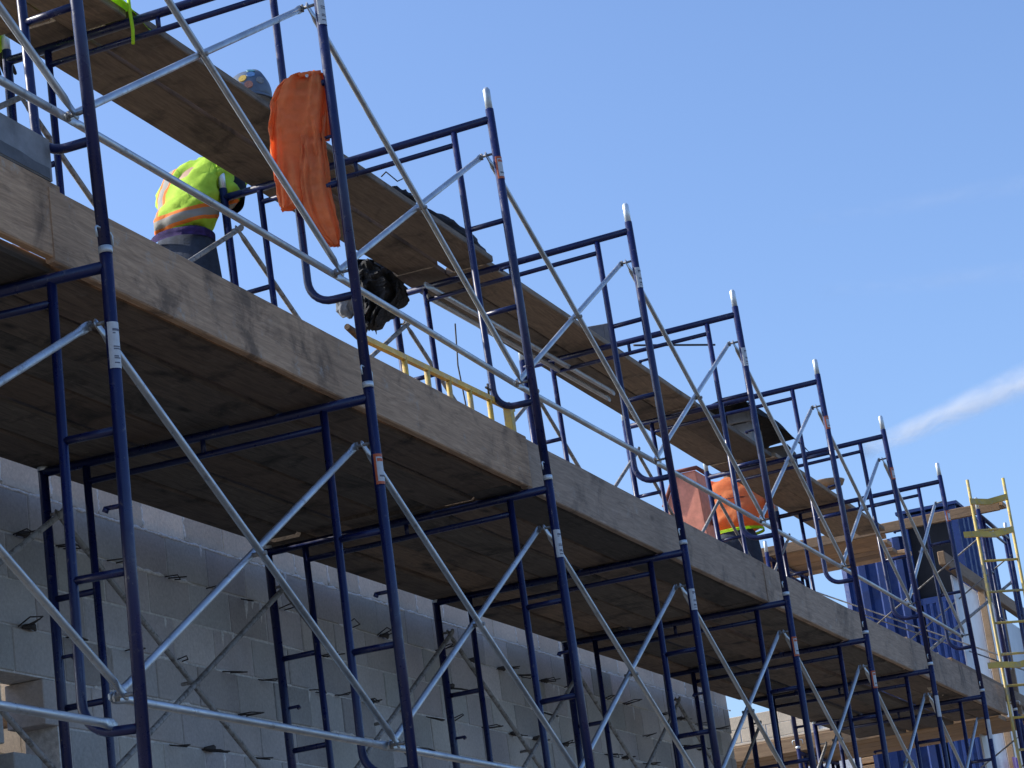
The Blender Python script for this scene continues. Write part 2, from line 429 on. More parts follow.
def make_frame(label, group):
    t = thing('scaffold', label, 'scaffold', (0, 0, 0), group, local=True)
    for y, nm in ((0, 'post'), (W, 'post')):
        bm = new(); tube(bm, [(0, y, .012), (0, y, H)], R_POST, 16); obj('post', bm, M['blue'], t)
    bm = new(); tube(bm, [(0, 0, H - .053), (0, W, H - .053)], R_HEAD, 14); obj('header_bar', bm, M['blue'], t)
    zb = H - .134
    bm = new(); tube(bm, [(0, IL, zb), (0, W - IL, zb)], R_BAR, 12)
    tube(bm, [(0, W / 2, zb), (0, W / 2, H - .053)], .011, 10); obj('cross_bar', bm, M['blue'], t)
    for s in (0, 1):
        def Y(y): return y if s == 0 else W - y
        bm = new(); pts = [(0, Y(IL), H - .06), (0, Y(IL), .50)]
        for k in range(1, 8):
            a = k / 7 * math.pi / 2
            pts.append((0, Y(IL - .105 + .105 * math.cos(a)), .50 - .105 * math.sin(a)))
        pts.append((0, Y(0), .392))
        tube(bm, pts, R_LEG, 12); obj('leg', bm, M['blue'], t)
        for z in (1.346, .888):
            bm = new(); tube(bm, [(0, Y(0), z), (0, Y(IL), z)], R_BAR, 12); obj('rung', bm, M['blue'], t)
        bm = new(); tube(bm, [(0, Y(0), 1.10), (0, Y(.075), 1.10)], .008, 8)
        tube(bm, [(0, Y(.068), 1.10), (0, Y(.075), 1.088)], .011, 8); obj('toggle_pin', bm, M['blue'], t)
        for z in (STUD1, STUD2):
            bm = new(); tube(bm, [(0, Y(.015), z), (0, Y(.085), z)], .007, 8)
            tube(bm, [(0, Y(.078), z - .016), (0, Y(.078), z + .016)], .006, 8)
            obj('brace_stud', bm, M['galvdirty'], t)
        # joint collar and lock clip at the base
        bm = new(); tube(bm, [(0, Y(0), -.012), (0, Y(0), .012)], R_POST + .002, 16); obj('coupling_collar', bm, M['galvbright'], t)
        bm = new(); tube(bm, [(-.045, Y(0), .035), (-.05, Y(0), .066), (-.04, Y(0), .074), (.045, Y(0), .074), (.055, Y(0), .066), (.052, Y(0), .03)], .0042, 8)
        obj('lock_pin', bm, M['galvbright'], t)
    return t
def add_pins(t):
    for k, y in enumerate((0, W)):
        bm = new(); tube(bm, [(0, y, H - .01), (0, y, H + .105), (0, y, H + .118)], [.0185, .0185, .011], 14)
        obj('coupling_pin', bm, M['galvbright'], post_of(t, k))
def solve(pa, pb):
    d = pb - pa
    ry = math.atan2(d.x, d.z); rx = -math.atan2(d.y, math.hypot(d.x, d.z))
    return (rx, ry, 0)
OFF = {1: [-.010, .018, .032, -.055, .013, -.005, -.008], 2: [-.023, .012, .002, -.021, .011, -.009, .001], 3: [-.008, .018, -.001, .011, .059, -.004, .005],
       4: [-.024, .032, .001, -.005, .048, -.001, .006], 5: [-.004, 0, .002, -.01, .019, 0, 0], 6: [0, -.004, .001, -.017, .012, .001, .002],
       7: [.007, -.013, .003, -.028, .014, -.001, 0], 8: [.014, -.014, .002, -.027, -.003, 0, -.007], 0: [0, 0, 0, 0, 0, 0, 0], 9: [0] * 7}
UP, LOW = {}, {}
hint_up = {0: 'just beyond the left edge', 1: 'nearest, at the left edge beside the slab', 2: 'with the orange jacket hanging on it', 3: 'above the yellow ladder end',
           4: 'beside the black plastic', 5: 'left of the worker in orange', 6: 'right of the worker in orange', 7: 'in front of the blue cladding', 8: 'last before the yellow tower'}
hint_low = {0: 'just beyond the left edge', 1: 'in front of the broken wall opening', 2: 'below the orange jacket', 3: 'below the yellow ladder end', 4: 'fourth from the left',
            5: 'at the far end of the block wall', 6: 'just past the end of the block wall', 7: 'seventh from the left', 8: 'last one, nearest the yellow tower'}
base = make_frame('x', None)
for i in range(0, 9):
    d = OFF[i]
    p0 = Vector((S * i + d[0], d[3], d[6])); pH = Vector((S * i + d[1], d[4], H + d[6])); pL = Vector((S * i + d[2], d[5], -H + d[6]))
    for tier in ('up', 'low'):
        lab = ('navy blue upper tier scaffold frame, %s' % hint_up[i]) if tier == 'up' else ('navy blue lower tier scaffold frame, %s' % hint_low[i])
        grp = 'upper tier scaffold frames in the long row' if tier == 'up' else 'lower tier scaffold frames in the long row'
        f = dup(base, lab, grp)
        a, b = (p0, pH) if tier == 'up' else (pL, p0)
        f.location = a; f.rotation_euler = solve(a, b)
        (UP if tier == 'up' else LOW)[i] = f
        if tier == 'up': add_pins(f)
        if tier == 'low':
            if i == 1: sticker(f, 1.545, 1.70, 'white')
            elif i == 2: sticker(f, 1.53, 1.655, 'orange')
            elif i == 3: sticker(f, 1.55, 1.685, 'white')
            elif i == 4: sticker(f, 1.56, 1.68, 'white')
            elif i in (5, 6): sticker(f, 1.54, 1.665, 'orange')
            elif i in (7, 8): sticker(f, 1.52, 1.69, 'plain')
        else:
            if i == 2: sticker(f, 1.60, 1.78, 'white')
            elif i == 3: sticker(f, 1.56, 1.68, 'orange')
            elif i in (4, 5): sticker(f, 1.53, 1.655, 'white')
            elif i >= 6: sticker(f, 1.52, 1.62, 'orange')
# return scaffold round the corner, turned a quarter so its frames cross it
RX = 18.95
hr = {0: 'nearest', 1: 'middle', 2: 'farthest'}
RET = []
for k, y in enumerate((.02, 2.15, 4.28)):
    for tier in (0, 1):
        f = dup(base, 'navy blue frame of the corner return scaffold, %s one, %s tier' % (hr[k], ('lower', 'upper')[tier]), 'scaffold frames of the return scaffold at the corner')
        f.rotation_euler = (0, 0, R(-90)); f.location = (RX, y, -H + tier * H)
        if tier:
            add_pins(f)
        RET.append(f)
for f in list(base.children): bpy.data.objects.remove(f)
bpy.data.objects.remove(base)
bpy.context.view_layer.update()

# ------------------------------------------------------------------ braces
def wp(f, x, y, z): return f.matrix_world @ Vector((x, y, z))
def flat_end(bm, a, b, r):
    """tube whose two ends are pressed flat and holed round the studs"""
    a, b = Vector(a), Vector(b); d = (b - a).normalized(); L = (b - a).length
    side = d.cross(Vector((0, 1, 0))).normalized(); yv = Vector((0, 1, 0)); n = 12; rings = []
    sag = random.uniform(-.004, .004)
    prof = [(-.018, .010, .0035), (0, r * 1.25, .0035), (.035, r * 1.3, .004), (.075, r, r), (L / 2, r, r), (L - .075, r, r), (L - .035, r * 1.3, .004), (L, r * 1.25, .0035), (L + .018, .010, .0035)]
    for (s, w, h) in prof:
        c = a + d * s + (side * sag if abs(s - L / 2) < .01 else Vector())
        rings.append([c + side * w * math.cos(2 * math.pi * k / n) + yv * h * math.sin(2 * math.pi * k / n) for k in range(n)])
    loft(bm, rings)
def cross(fa, fb, back, label, group, mat='galv', r=.0136):
    y1 = W - .052 if back else .052; y2 = W - .066 if back else .070
    o = wp(fa, 0, y1, STUD2)
    t = thing('cross_brace', label, 'cross brace', tuple(o), group)
    b1 = new(); flat_end(b1, wp(fa, 0, y1, STUD1), wp(fb, 0, y1, STUD2), r); obj('brace_tube', b1, M[mat], t)
    b2 = new(); flat_end(b2, wp(fa, 0, y2 + (.016 if not back else -.016), STUD2), wp(fb, 0, y2 + (.016 if not back else -.016), STUD1), r); obj('brace_tube', b2, M[mat], t)
    m = (wp(fa, 0, y1, STUD1) + wp(fb, 0, y1, STUD2)) / 2
    b3 = new(); tube(b3, [m + Vector((0, -.02, 0)), m + Vector((0, .055, 0))], .009, 10)
    obj('pivot_bolt', b3, M['galvdirty'], t)
def guard(fa, fb, y, label, group, za=STUD2, zb=STUD2, mat='galv', r=.0148, ext=0):
    a = wp(fa, 0, y, za); b = wp(fb, 0, y, zb)
    bm = new(); flat_end(bm, a, b, r)
    tag(obj('guard_rail', bm, M[mat], None, tuple(a)), label, 'rail', group)
bays = {i: ('between the %s and %s frames' % (ORD[i], ORD[i + 1])) if i else 'left of the first frame' for i in range(0, 8)}
for i in range(0, 8):
    cross(UP[i], UP[i + 1], False, 'silver near-face brace of the upper tier, %s' % bays[i], 'cross braces on the near face, upper tier')
    cross(LOW[i], LOW[i + 1], False, 'silver near-face brace of the lower tier, %s' % bays[i], 'cross braces on the near face, lower tier')
    cross(UP[i], UP[i + 1], True, 'thin far-face brace of the upper tier, %s' % bays[i], 'cross braces on the far face, upper tier', 'galvdirty', .0135)
    cross(LOW[i], LOW[i + 1], True, 'stained lower tier brace beside the block wall, %s' % bays[i], 'cross braces on the far face, lower tier', 'galvdirty', .0130)
    guard(UP[i], UP[i + 1], .088, 'silver rail above the deck, %s' % bays[i], 'rails along the upper tier')
for i in (0, 1, 2):
    guard(LOW[i], LOW[i + 1], .1, 'silver rail low on the lower tier, %s' % bays[i], 'rails along the lower tier', STUD2 - (.085 if i == 0 else 0), STUD2 - (.085 if i == 0 else 0) - .0)
cross(RET[2], RET[0], False, 'x', None) if False else None

# ------------------------------------------------------------------ decks
def plank(x0, x1, y0, y1, z0, z1, label, group, mat, nm='scaffold_plank', axis='x', warp=.004, e=.005):
    bm = new()
    n = max(2, int(abs(x1 - x0) / .4)) if axis == 'x' else max(2, int(abs(y1 - y0) / .4))
    rings = []
    ph = random.uniform(0, 6); cw = random.uniform(-warp, warp)
    for k in range(n + 1):
        f = k / n; w = cw * math.sin(f * math.pi) + random.uniform(-warp, warp) * .3
        s = random.uniform(-.0015, .0015)
        if axis == 'x':
            x = x0 + (x1 - x0) * f
            sec = [(y0 + e, z0), (y1 - e, z0), (y1, z0 + e), (y1, z1 - e), (y1 - e, z1), (y0 + e, z1), (y0, z1 - e), (y0, z0 + e)]
            rings.append([Vector((x, yy + s, zz + w)) for yy, zz in sec])
        else:
            y = y0 + (y1 - y0) * f
            sec = [(x0 + e, z0), (x1 - e, z0), (x1, z0 + e), (x1, z1 - e), (x1 - e, z1), (x0 + e, z1), (x0, z1 - e), (x0, z0 + e)]
            rings.append([Vector((xx + s, y, zz + w)) for xx, zz in sec])
    loft(bm, rings)
    for f in bm.faces: f.smooth = False
    o = obj(nm, bm, mat, None, ((x0 + x1) / 2, (y0 + y1) / 2, z0))
    tag(o, label, 'plank', group); return o
DZ = -.031
segs = [(-2.4, 2.10, 'at the left edge'), (2.02, 6.40, 'first to third frame'), (6.32, 10.70, 'third to fifth frame'), (10.60, 14.92, 'fifth to seventh frame'), (14.84, 19.02, 'seventh frame to the corner')]
for si, (x0, x1, w) in enumerate(segs):
    # plank set on edge along the outside
    o = plank(x0 + (.06 if si else 0), x1 + (.055, .03, .07, .05, .05)[si], .112 - .006 * (si % 2), .148 - .006 * (si % 2), DZ + (.03, .012, .004, 0, .004)[si], DZ + (.30, .276, .268, .255, .272)[si],
          'wide plank on edge along the deck outside, %s' % w, 'planks on edge along the deck', M['fascia'] if si < 2 else M['fascia_grey'], 'edge_plank', warp=.005)
    for r_ in range(6):
        y0 = .157 + r_ * .2330 + random.uniform(-.002, .002)
        j = random.uniform(-.10, .06)
        up = random.choice((0, .004, .012, .02))
        plank(x0 + j, x1 + j - .03, y0, y0 + (.226, .221, .226, .217, .226, .222)[r_], DZ + up, DZ + up + .042,
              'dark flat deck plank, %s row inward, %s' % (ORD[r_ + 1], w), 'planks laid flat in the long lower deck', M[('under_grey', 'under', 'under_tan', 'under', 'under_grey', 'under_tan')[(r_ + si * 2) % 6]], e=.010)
# stencil strokes on the near edge plank
bm = new()
ed = [o for o in SC.objects if o.name.startswith('edge_plank')][1]
def strokes(bm, x, z, n, h, dx):
    for k in range(n):
        xx = x + k * dx
        if random.random() < .15: continue
        w = dx * random.uniform(.25, .6)
        hh = h * random.uniform(.7, 1)
        for (a, b, c, d_) in ((0, 0, .25, 1), (.75 if random.random() < .6 else .3, 0, 1, 1), (0, random.choice((0, .4, .8)), 1, 0)):
            if d_ == 0: box(bm, (xx, .1105, z + hh * b), (xx + w, .1125, z + hh * b + h * .2))
            else: box(bm, (xx + w * a, .1105, z), (xx + w * c, .1125, z + hh))
for (x_, z_, n_) in ((2.92, .11, 3), (3.14, .12, 9), (3.52, .09, 5), (3.72, .06, 6), (4.05, .02, 3)):
    for k in range(n_):
        a_ = random.uniform(-.012, .012)
        tube(bm, [(x_ + k * .024 + a_, .1125, z_ - k * .004 + random.uniform(-.012, .012)), (x_ + k * .024 + a_ * .2 + .008, .1122, z_ - k * .004 + random.uniform(.008, .03))], [random.uniform(.001, .003), random.uniform(.001, .0025)], 6)
oo = obj('stencil_mark', bm, M['ink'], ed)
oo.location = -Vector(ed.location); 
for v in oo.data.vertices: v.co += Vector(ed['_o']) - Vector(oo['_o']) * 0
oo.location = (0, 0, 0)
for v in oo.data.vertices: v.co -= Vector(ed['_o'])

# upper deck: three planks on the inner half of the headers
usegs = [(-2.4, 4.30, 'at the left end'), (4.32, 8.56, 'second to fourth frame'), (8.58, 12.78, 'fourth to sixth frame'), (12.80, 14.92, 'sixth to seventh frame'), (14.94, 18.9, 'seventh frame to the corner')]
UZ = H - .031
yoff = [(.935, 1.208), (.905, 1.19), (.955, 1.225), (.965, 1.215), (.935, 1.195)]
for si, (x0, x1, w) in enumerate(usegs):
    for r_ in range(2):
        y0 = yoff[si][r_]; j = (0, -.18)[r_]
        lf = 0
        plank(x0 + j, x1 + j + (.12 if r_ and si == 2 else 0), y0, y0 + .262, UZ + lf, UZ + .042 + lf,
              'brown upper deck plank, %s, %s' % (('near one', 'far one')[r_], w), 'planks of the narrow upper deck', M['plank'])
# return decks round the corner
for lv, z, nm in ((0, DZ + .003, 'lower'), (1, UZ + .003, 'upper')):
    for r_ in range(6):
        x0 = RX + .16 + r_ * .232
        y0 = (1.02 + (.0, .1, .05, .2, .1, .0)[r_]) if lv else (.22 if r_ < 2 else -.30)
        plank(x0, x0 + .226, y0, 5.0, z, z + .042, 'yellowish flat plank of the %s return deck, %s row' % (nm, ORD[r_ + 1]),
              'flat planks of the return decks at the corner', M['planky'], axis='y')
    ya = -.17 if lv else .20
    plank(RX + .085, RX + .125, ya, 5.0, z + .0, z + (.10 if lv else .14), 'yellowish plank on edge along the %s return deck' % nm, 'planks on edge along the return decks', M['planky'], 'edge_plank', axis='y')
    if lv: plank(RX + .14, RX + .36, -.20, 1.0, z + .052, z + .094, 'short plank laid flat at the near end of the upper return deck', None, M['planky'], axis='y')
# raised walkway on the wall head where the masons stand (hidden behind the deck edge)
for r_ in range(2):
    plank(3.2, 18.2, 1.60 + r_ * .24, 1.83 + r_ * .24, .585, .627, 'raised walkway plank on the wall side, %s from the near side' % ORD[r_ + 1], 'raised walkway planks', M['plank'])
k0 = 0
for x in (4, 7, 10, 13, 15):
    bm = new(); box(bm, (x - .2, 1.66, .198), (x + .2, 1.85, .388)); box(bm, (x - .2, 1.66, .392), (x + .2, 1.85, .583)); bev(bm, .004)
    tag(obj('block_pile', bm, M['slab'], None, (x, WY, .198)), 'two stacked blocks carrying the raised walkway, %s from the left' % ORD[k0 + 1], 'block pile', 'block piles under the raised walkway'); k0 += 1

# ------------------------------------------------------------------ loose pieces on the decks
# stained slab leaning on the edge plank at the left
t = thing('concrete_slab', 'stained grey concrete slab on edge on top of the edge plank at the far left', 'slab', (2.0, .17, .01))
bm = new(); box(bm, (1.2, .113, .273), (2.12, .147, .425)); sub(bm, 2); bev(bm, .003)
for v in bm.verts: v.co.z += random.uniform(-.002, .002)
obj('slab', bm, M['slab'], t)
bm = new()
pts = [(1.22 + k * .088, .345 - .003 * k + random.uniform(-.006, .006)) for k in range(11)]
for (xa, za), (xb, zb_) in zip(pts, pts[1:]):
    vs = [bm.verts.new(p) for p in ((xa, .1105, .276), (xb, .1105, .276), (xb, .1105, zb_), (xa, .1105, za))]; bm.faces.new(vs)
bmesh.ops.remove_doubles(bm, verts=list(bm.verts), dist=.0005)
bmesh.ops.solidify(bm, geom=list(bm.faces), thickness=.0015)
obj('wet_stain', bm, M['slabdark'], t)

# yellow ladder on edge behind the plank edge
t = thing('ladder', 'yellow ladder lying on its edge on the deck behind the plank edge', 'ladder', (4.8, .24, .02))
LA, LB = Vector((4.80, .235, .405)), Vector((6.66, .235, .455))
def rail(bm, a, b, w, h):
    d = (b - a).normalized(); up = Vector((0, 0, 1)); sd = Vector((0, 1, 0)); rr = []
    for p in (a, b): rr.append([p + sd * u * w + up * v * h for u, v in ((-1, -1), (1, -1), (1, 1), (-1, 1))])
    loft(bm, rr)
    for f in bm.faces: f.smooth = False
bm = new(); rail(bm, LA, LB, .012, .013); obj('rail', bm, M['yellow'], t)
bm = new(); rail(bm, LA + Vector((0, 0, -.36)), LB + Vector((0, 0, -.36)), .013, .021); obj('rail', bm, M['yellow'], t)
for k in range(6):
    p = LA.lerp(LB, .27 + k * .139); bm = new()
    if k < 5: tube(bm, [p, p + Vector((0, 0, -.35))], .0135, 10)
    else: rail(bm, p + Vector((.0, 0, -.0)), p + Vector((.0, 0.0001, -.35)), .02, .001); bm.free(); bm = new(); box(bm, (p.x - .026, p.y - .02, p.z - .35), (p.x + .026, p.y + .02, p.z + .02)); bev(bm, .003)
    obj('rung', bm, M['yellowdirty' if k % 2 else 'yellow'], t)
bm = new(); tube(bm, [LA + Vector((-.10, 0, .015)), LA + Vector((.02, 0, .0))], [.014, .02], 10); obj('tip', bm, M['boot'], t)
bm = new(); tube(bm, [LA.lerp(LB, .83) + Vector((0, 0, .01)), LA.lerp(LB, .83) + Vector((0, 0, .075))], .006, 8)
tube(bm, [LA.lerp(LB, .83) + Vector((-.03, 0, .05)), LA.lerp(LB, .83) + Vector((.03, 0, .05))], .006, 8); obj('hook', bm, M['wire'], t)

# loft a hanging soft thing from (z, y/x extents). E1 = sideways, E2 = depth
E1 = Vector((.42, -.907, 0)).normalized(); E2 = Vector((.907, .42, 0)).normalized()
def soft(prof, c0, depth, seed, amp=.02, folds=5, n=40, sub_=6, crump=0.0, taperfold=True):
    """prof: list of (z, left, right) measured along E1 from c0"""
    bm = new(); rings = []
    P = []
    for a, b in zip(prof, prof[1:]):
        for k in range(sub_): 
            f = k / sub_; P.append([a[q] * (1 - f) + b[q] * f for q in range(3)])
    P.append(list(prof[-1]))
    m = len(P)
    for i, (z, l, r) in enumerate(P):
        c = (l + r) / 2; h = max(.004, (r - l) / 2); f = i / (m - 1); ring = []
        dd = depth * min(1, .35 + 3 * f) * min(1, h / .06)
        for k in range(n):
            a = 2 * math.pi * k / n; u = math.cos(a); v = math.sin(a)
            nz = noise.noise(Vector((u * folds + seed, z * 1.3, v * 2 + seed))) * amp
            n2 = noise.noise(Vector((u * folds * .5 + seed * 2, z * 6, v * 2.5))) * amp * .7
            cr = noise.noise(Vector((u * h * 22, z * 22, v * 4 + seed))) * crump + noise.noise(Vector((u * h * 50, z * 50, v * 7 + seed))) * crump * .5
            uu = math.copysign(abs(u) ** .75, u)
            pos = c0 + E1 * (c + uu * (h + cr * .6)) + E2 * (v * dd * 1.0 + nz + n2 + cr) + Vector((0, 0, z - c0.z + noise.noise(Vector((u * 3 + seed, v, 9))) * amp * .4))
            ring.append(pos)
        rings.append(ring)
    loft(bm, rings); return bm
# orange jacket hanging on the second frame
c0 = Vector((4.285, .04, 1.385))
t = thing('orange_jacket', 'bright orange work jacket hung on the second upper scaffold frame', 'jacket', tuple(c0), None)
PX = 1 / 244.0
def zz(v): return 1.385 - (v - 80) * .00445
def body_prof(rows, cx=322): return [(zz(v), (l - cx - (v - 80) * .112) * PX, (r - cx - (v - 80) * .112) * PX) for v, l, r in rows]
bm = soft(body_prof([(76, 296, 320), (79, 284, 326), (86, 276, 329), (100, 270, 329), (125, 268, 325), (150, 270, 324), (175, 273, 326), (196, 277, 327), (206, 279, 318), (209, 280, 310)]), c0, .028, 3.1, .032, 4, 90, 14, .012)
obj('jacket_body', bm, M['orange'], t)
bm = soft(body_prof([(78, 300, 328), (92, 303, 330), (112, 306, 331), (134, 312, 331), (140, 316, 330)]), c0 + E2 * .055, .012, 8.3, .03, 4)
obj('back_panel', bm, M['orange'], t)
bm = soft(body_prof([(140, 300, 325), (165, 300, 328), (190, 299, 331), (208, 302, 334), (228, 310, 338), (242, 320, 340), (252, 331, 340)]), c0 - E2 * .02, .026, 5.7, .022, 4, 60, 14, .010)
obj('sleeve', bm, M['orange'], t)
bm = new(); tube(bm, [c0 + E1 * (v - 322) * PX + Vector((0, 0, zz(79) - c0.z + .004 * math.sin(v))) - E2 * .02 for v in (299, 304, 310, 316, 322)], .010, 10); obj('collar', bm, M['orange'], t)
bm = new(); tube(bm, [c0 + E1 * (307 - 322) * PX + Vector((0, 0, zz(83) - c0.z)) - E2 * .045, c0 + E1 * (307 - 322) * PX + Vector((0, 0, zz(83) - c0.z)) - E2 * .052], .007, 10); obj('snap_button', bm, M['stk_white'], t)

# hard hat on the upper planks
hc = Vector((5.74, 1.07, 2.045))
t = thing('hard_hat', 'blue grey hard hat with round stickers on the upper planks behind the orange jacket', 'hard hat', tuple(hc))
HT = Matrix.Translation(hc) @ Matrix.Rotation(R(12), 4, 'X') @ Matrix.Rotation(R(70), 4, 'Z')
bm = new(); rings = []
for k in range(12):
    a = k / 11 * math.pi / 2; rr = math.cos(a); z = .15 * math.sin(a) ** .92 if k else 0
    rings.append([HT @ Vector((.135 * rr * math.cos(q * math.pi / 18), .108 * rr * math.sin(q * math.pi / 18) * (1 if k else 1), z + (.012 * math.exp(-(math.sin(q * math.pi / 18) * 5) ** 2) if 0 < k < 11 else 0))) for q in range(36)])
rings[-1] = [HT @ Vector((.012 * math.cos(q * math.pi / 18), .012 * math.sin(q * math.pi / 18), .157)) for q in range(36)]
loft(bm, rings); shell = obj('shell', bm, M['hat'], t)
bm = new(); rings = []
for rx, ry, z in ((1.0, 1.0, .016), (1.16, 1.14, .004), (1.17, 1.15, -.004), (1.0, 1.0, .004)):
    rings.append([HT @ Vector((.135 * rx * math.cos(q * math.pi / 18) + (.035 * max(0, math.cos(q * math.pi / 18)) ** 3 if rx > 1.05 else 0), .108 * ry * math.sin(q * math.pi / 18), z)) for q in range(36)])
loft(bm, rings, False); obj('brim', bm, M['hat'], t)
cols = [(.5, .34, .06), (.08, .2, .42), (.42, .18, .12), (.2, .2, .2), (.3, .05, .05), (.05, .2, .25)]
cam_dir = (Vector((-4.62, -3.76, -2.77)) - hc).normalized()
for q, (az, el) in enumerate(((198, 38), (222, 44), (212, 16), (240, 25), (184, 20), (232, 62))):
    wd = Vector((math.cos(R(az)) * math.cos(R(el)), math.sin(R(az)) * math.cos(R(el)), math.sin(R(el))))
    ld = (HT.to_3x3().inverted() @ wd).normalized()
    # point on ellipsoid
    A_ = Vector((.135, .108, .15)); s = 1 / math.sqrt((ld.x / A_.x) ** 2 + (ld.y / A_.y) ** 2 + (ld.z / A_.z) ** 2)
    pl = ld * s; nl = Vector((pl.x / A_.x ** 2, pl.y / A_.y ** 2, pl.z / A_.z ** 2)).normalized()
    bm = new(); a = HT @ (pl + nl * -.004); b = HT @ (pl + nl * .005)
    tube(bm, [a, b], .021, 16); 
    mm = m_plain('sticker_ink_%d' % q, cols[q], .5, 90, .35, .05)
    obj('sticker', bm, mm, shell)

# black crumpled plastic hanging from the deck's far edge
c0 = Vector((8.30, 1.585, 2.0))
PXb = 1 / 196.0
E1b = E1
def zb_(v): return 1.975 - (v - 266) * .0053
rows_ = [(258, 372, 384), (264, 366, 394), (274, 364, 406), (284, 362, 414), (294, 361, 422), (304, 361, 424), (312, 362, 417), (320, 363, 405), (329, 365, 393), (337, 369, 384)]
bm = soft([(zb_(v), (l - 385) / 196.0, (r - 385) / 196.0) for v, l, r in rows_], c0, .10, 2.2, .07, 6, 56, 5, .055)
for f in bm.faces: f.smooth = False
tag(obj('plastic_sheet', bm, M['black'], None, tuple(c0)), 'black crumpled plastic sheet bundled under the far side of the upper deck', 'plastic sheet')
c1 = c0 + E1 * ((351 - 385) / 196.0) + Vector((0, 0, zb_(308) - 2.0))
bm = new(); bmesh.ops.create_icosphere(bm, subdivisions=3, radius=.055)
for v in bm.verts: v.co = Vector((v.co.x * .9, v.co.y * .9, v.co.z * 1.25)) * (1 + .5 * noise.noise(v.co * 30)) + c1
tag(obj('rag_bundle', bm, M['slab'], None, tuple(c1)), 'small pale and dark rag bundle beside the black plastic', 'rag')

# galvanised tubes stored under the upper deck
for q, (dy, dz, ln) in enumerate(((0, 0, 3.2), (.07, -.008, 3.3))):
    bm = new(); a = Vector((8.35 + q * .2, 1.27 + dy, UZ - .112 + dz)); b = Vector((8.35 + ln, 1.20 + dy, UZ - .112 + dz)); flat_end(bm, a, b, .017)
    tag(obj('spare_brace', bm, M['galv'], None, tuple(a)), ('silver' if q == 0 else 'second silver') + ' spare tube stored under the upper deck, ' + ('nearer' if q == 0 else 'farther') + ' one of the two', 'tube', 'spare tubes stored under the upper deck')
# dark cloths and blocks on the upper deck
def lump(name, label, cat, c, size, mat, seed, k=.25, flat=False, fr=3):
    bm = new(); bmesh.ops.create_icosphere(bm, subdivisions=4, radius=1)
    for v in bm.verts:
        n_ = 1 + k * noise.noise(v.co * fr + Vector((seed, 0, 0))) + k * .4 * noise.noise(v.co * fr * 3 + Vector((seed, 5, 0)))
        p = Vector((v.co.x * size[0], v.co.y * size[1], v.co.z * size[2])) * n_
        p.z = max(p.z, -size[2] * .35)
        v.co = p + Vector(c)
    for f in bm.faces: f.smooth = not flat
    return tag(obj(name, bm, mat, None, tuple(c)), label, cat)
PT = UZ + .0435
lump('dark_tarp', 'dark navy tarp lying folded on the upper deck edge before the third frame', 'tarp', (8.2, 1.03, PT + .06), (.55, .09, .06), M['navycloth'], 1.3, .3)
lump('dark_tarp', 'small dark cloth heap on the upper deck left of the third frame', 'cloth', (7.45, 1.02, PT + .06), (.18, .08, .04), M['navycloth'], 4.3, .3)
def block(label, x, y, z, rot=0, mat='slabdark', sx=.39, sy=.19, sz=.19):
    t_ = Matrix.Translation((x, y, z)) @ Matrix.Rotation(R(rot), 4, 'Z')
    bm = new()
    # hollow block: shell with two cores
    w = .032
    box(bm, (-sx / 2, -sy / 2, 0), (sx / 2, -sy / 2 + w, sz), .001, t_); box(bm, (-sx / 2, sy / 2 - w, 0), (sx / 2, sy / 2, sz), .001, t_)
    for q in (-sx / 2, -w / 2, sx / 2 - w): box(bm, (q + .001, -sy / 2 + w - .002, .001), (q + w - .001, sy / 2 - w + .002, sz - .001), 0, t_)
    bev(bm, .003)
    return tag(obj('concrete_block', bm, M[mat], None, (x, y, z)), label, 'block', 'loose concrete blocks on the upper deck')
block('grey concrete block on the upper deck beside the fourth upper frame', 11.05, 1.10, PT + .0, 12, sz=.15)
block('grey concrete block on the planks under the black plastic cover', 14.7, 1.1, PT + .0, 2, 'slab')
block('grey concrete block stacked on another right under the black plastic cover', 14.66, 1.1, PT + .191, 8, 'slab', sz=.11)
block('grey concrete block just right of the black plastic cover', 15.72, 1.07, PT + .0, 4)
t = thing('plastic_cover', 'black plastic cover draped over blocks above the worker in orange', 'plastic cover', (15, 1.08, PT + .24))
bm = new()
nx, ny = 24, 8; g = {}
for a in range(nx + 1):
    for b in range(ny + 1):
        u = a / nx; v = b / ny; x = 14.15 + 1.75 * u; y = .86 + .46 * v
        ed_ = min(v, 1 - v, 1) ; z = PT + .335 + .05 * math.sin(u * 5) * .5 - (.15 * (1 - min(1, ed_ * 5))) + .03 * noise.noise(Vector((x * 3, y * 6, 1))) - (.06 * (u - .6) ** 2)
        g[a, b] = bm.verts.new((x, y, z))
for a in range(nx):
    for b in range(ny): bm.faces.new((g[a, b], g[a + 1, b], g[a + 1, b + 1], g[a, b + 1])).smooth = True
bmesh.ops.solidify(bm, geom=list(bm.faces), thickness=.03)
obj('sheet', bm, M['black'], t)
# bm = new(); box(bm, (14.35, .93, PT + .236), (15.35, 1.26, PT + .262)); bev(bm, .003); obj('board', bm, M['plank'], t)
# bm = new(); box(bm, (14.5, .98, PT + .046), (14.62, 1.1, PT + .235)); bev(bm, .003); obj('carton', bm, M['beige'], t)
# round pan near the deck end
bm = new(); rings = []
for r_, z in ((.10, 0), (.15, .02), (.165, .05), (.17, .06), (.16, .06), (.14, .02), (.1, .015)):
    rings.append([Vector((16.95 + r_ * math.cos(q * math.pi / 16), 1.0 + r_ * math.sin(q * math.pi / 16), PT + .05 + z)) for q in range(32)])
loft(bm, rings); tag(obj('mortar_pan', bm, M['timber'], None, (16.95, 1.0, PT + .05)), 'round tan mortar pan at the far end of the upper deck', 'pan')
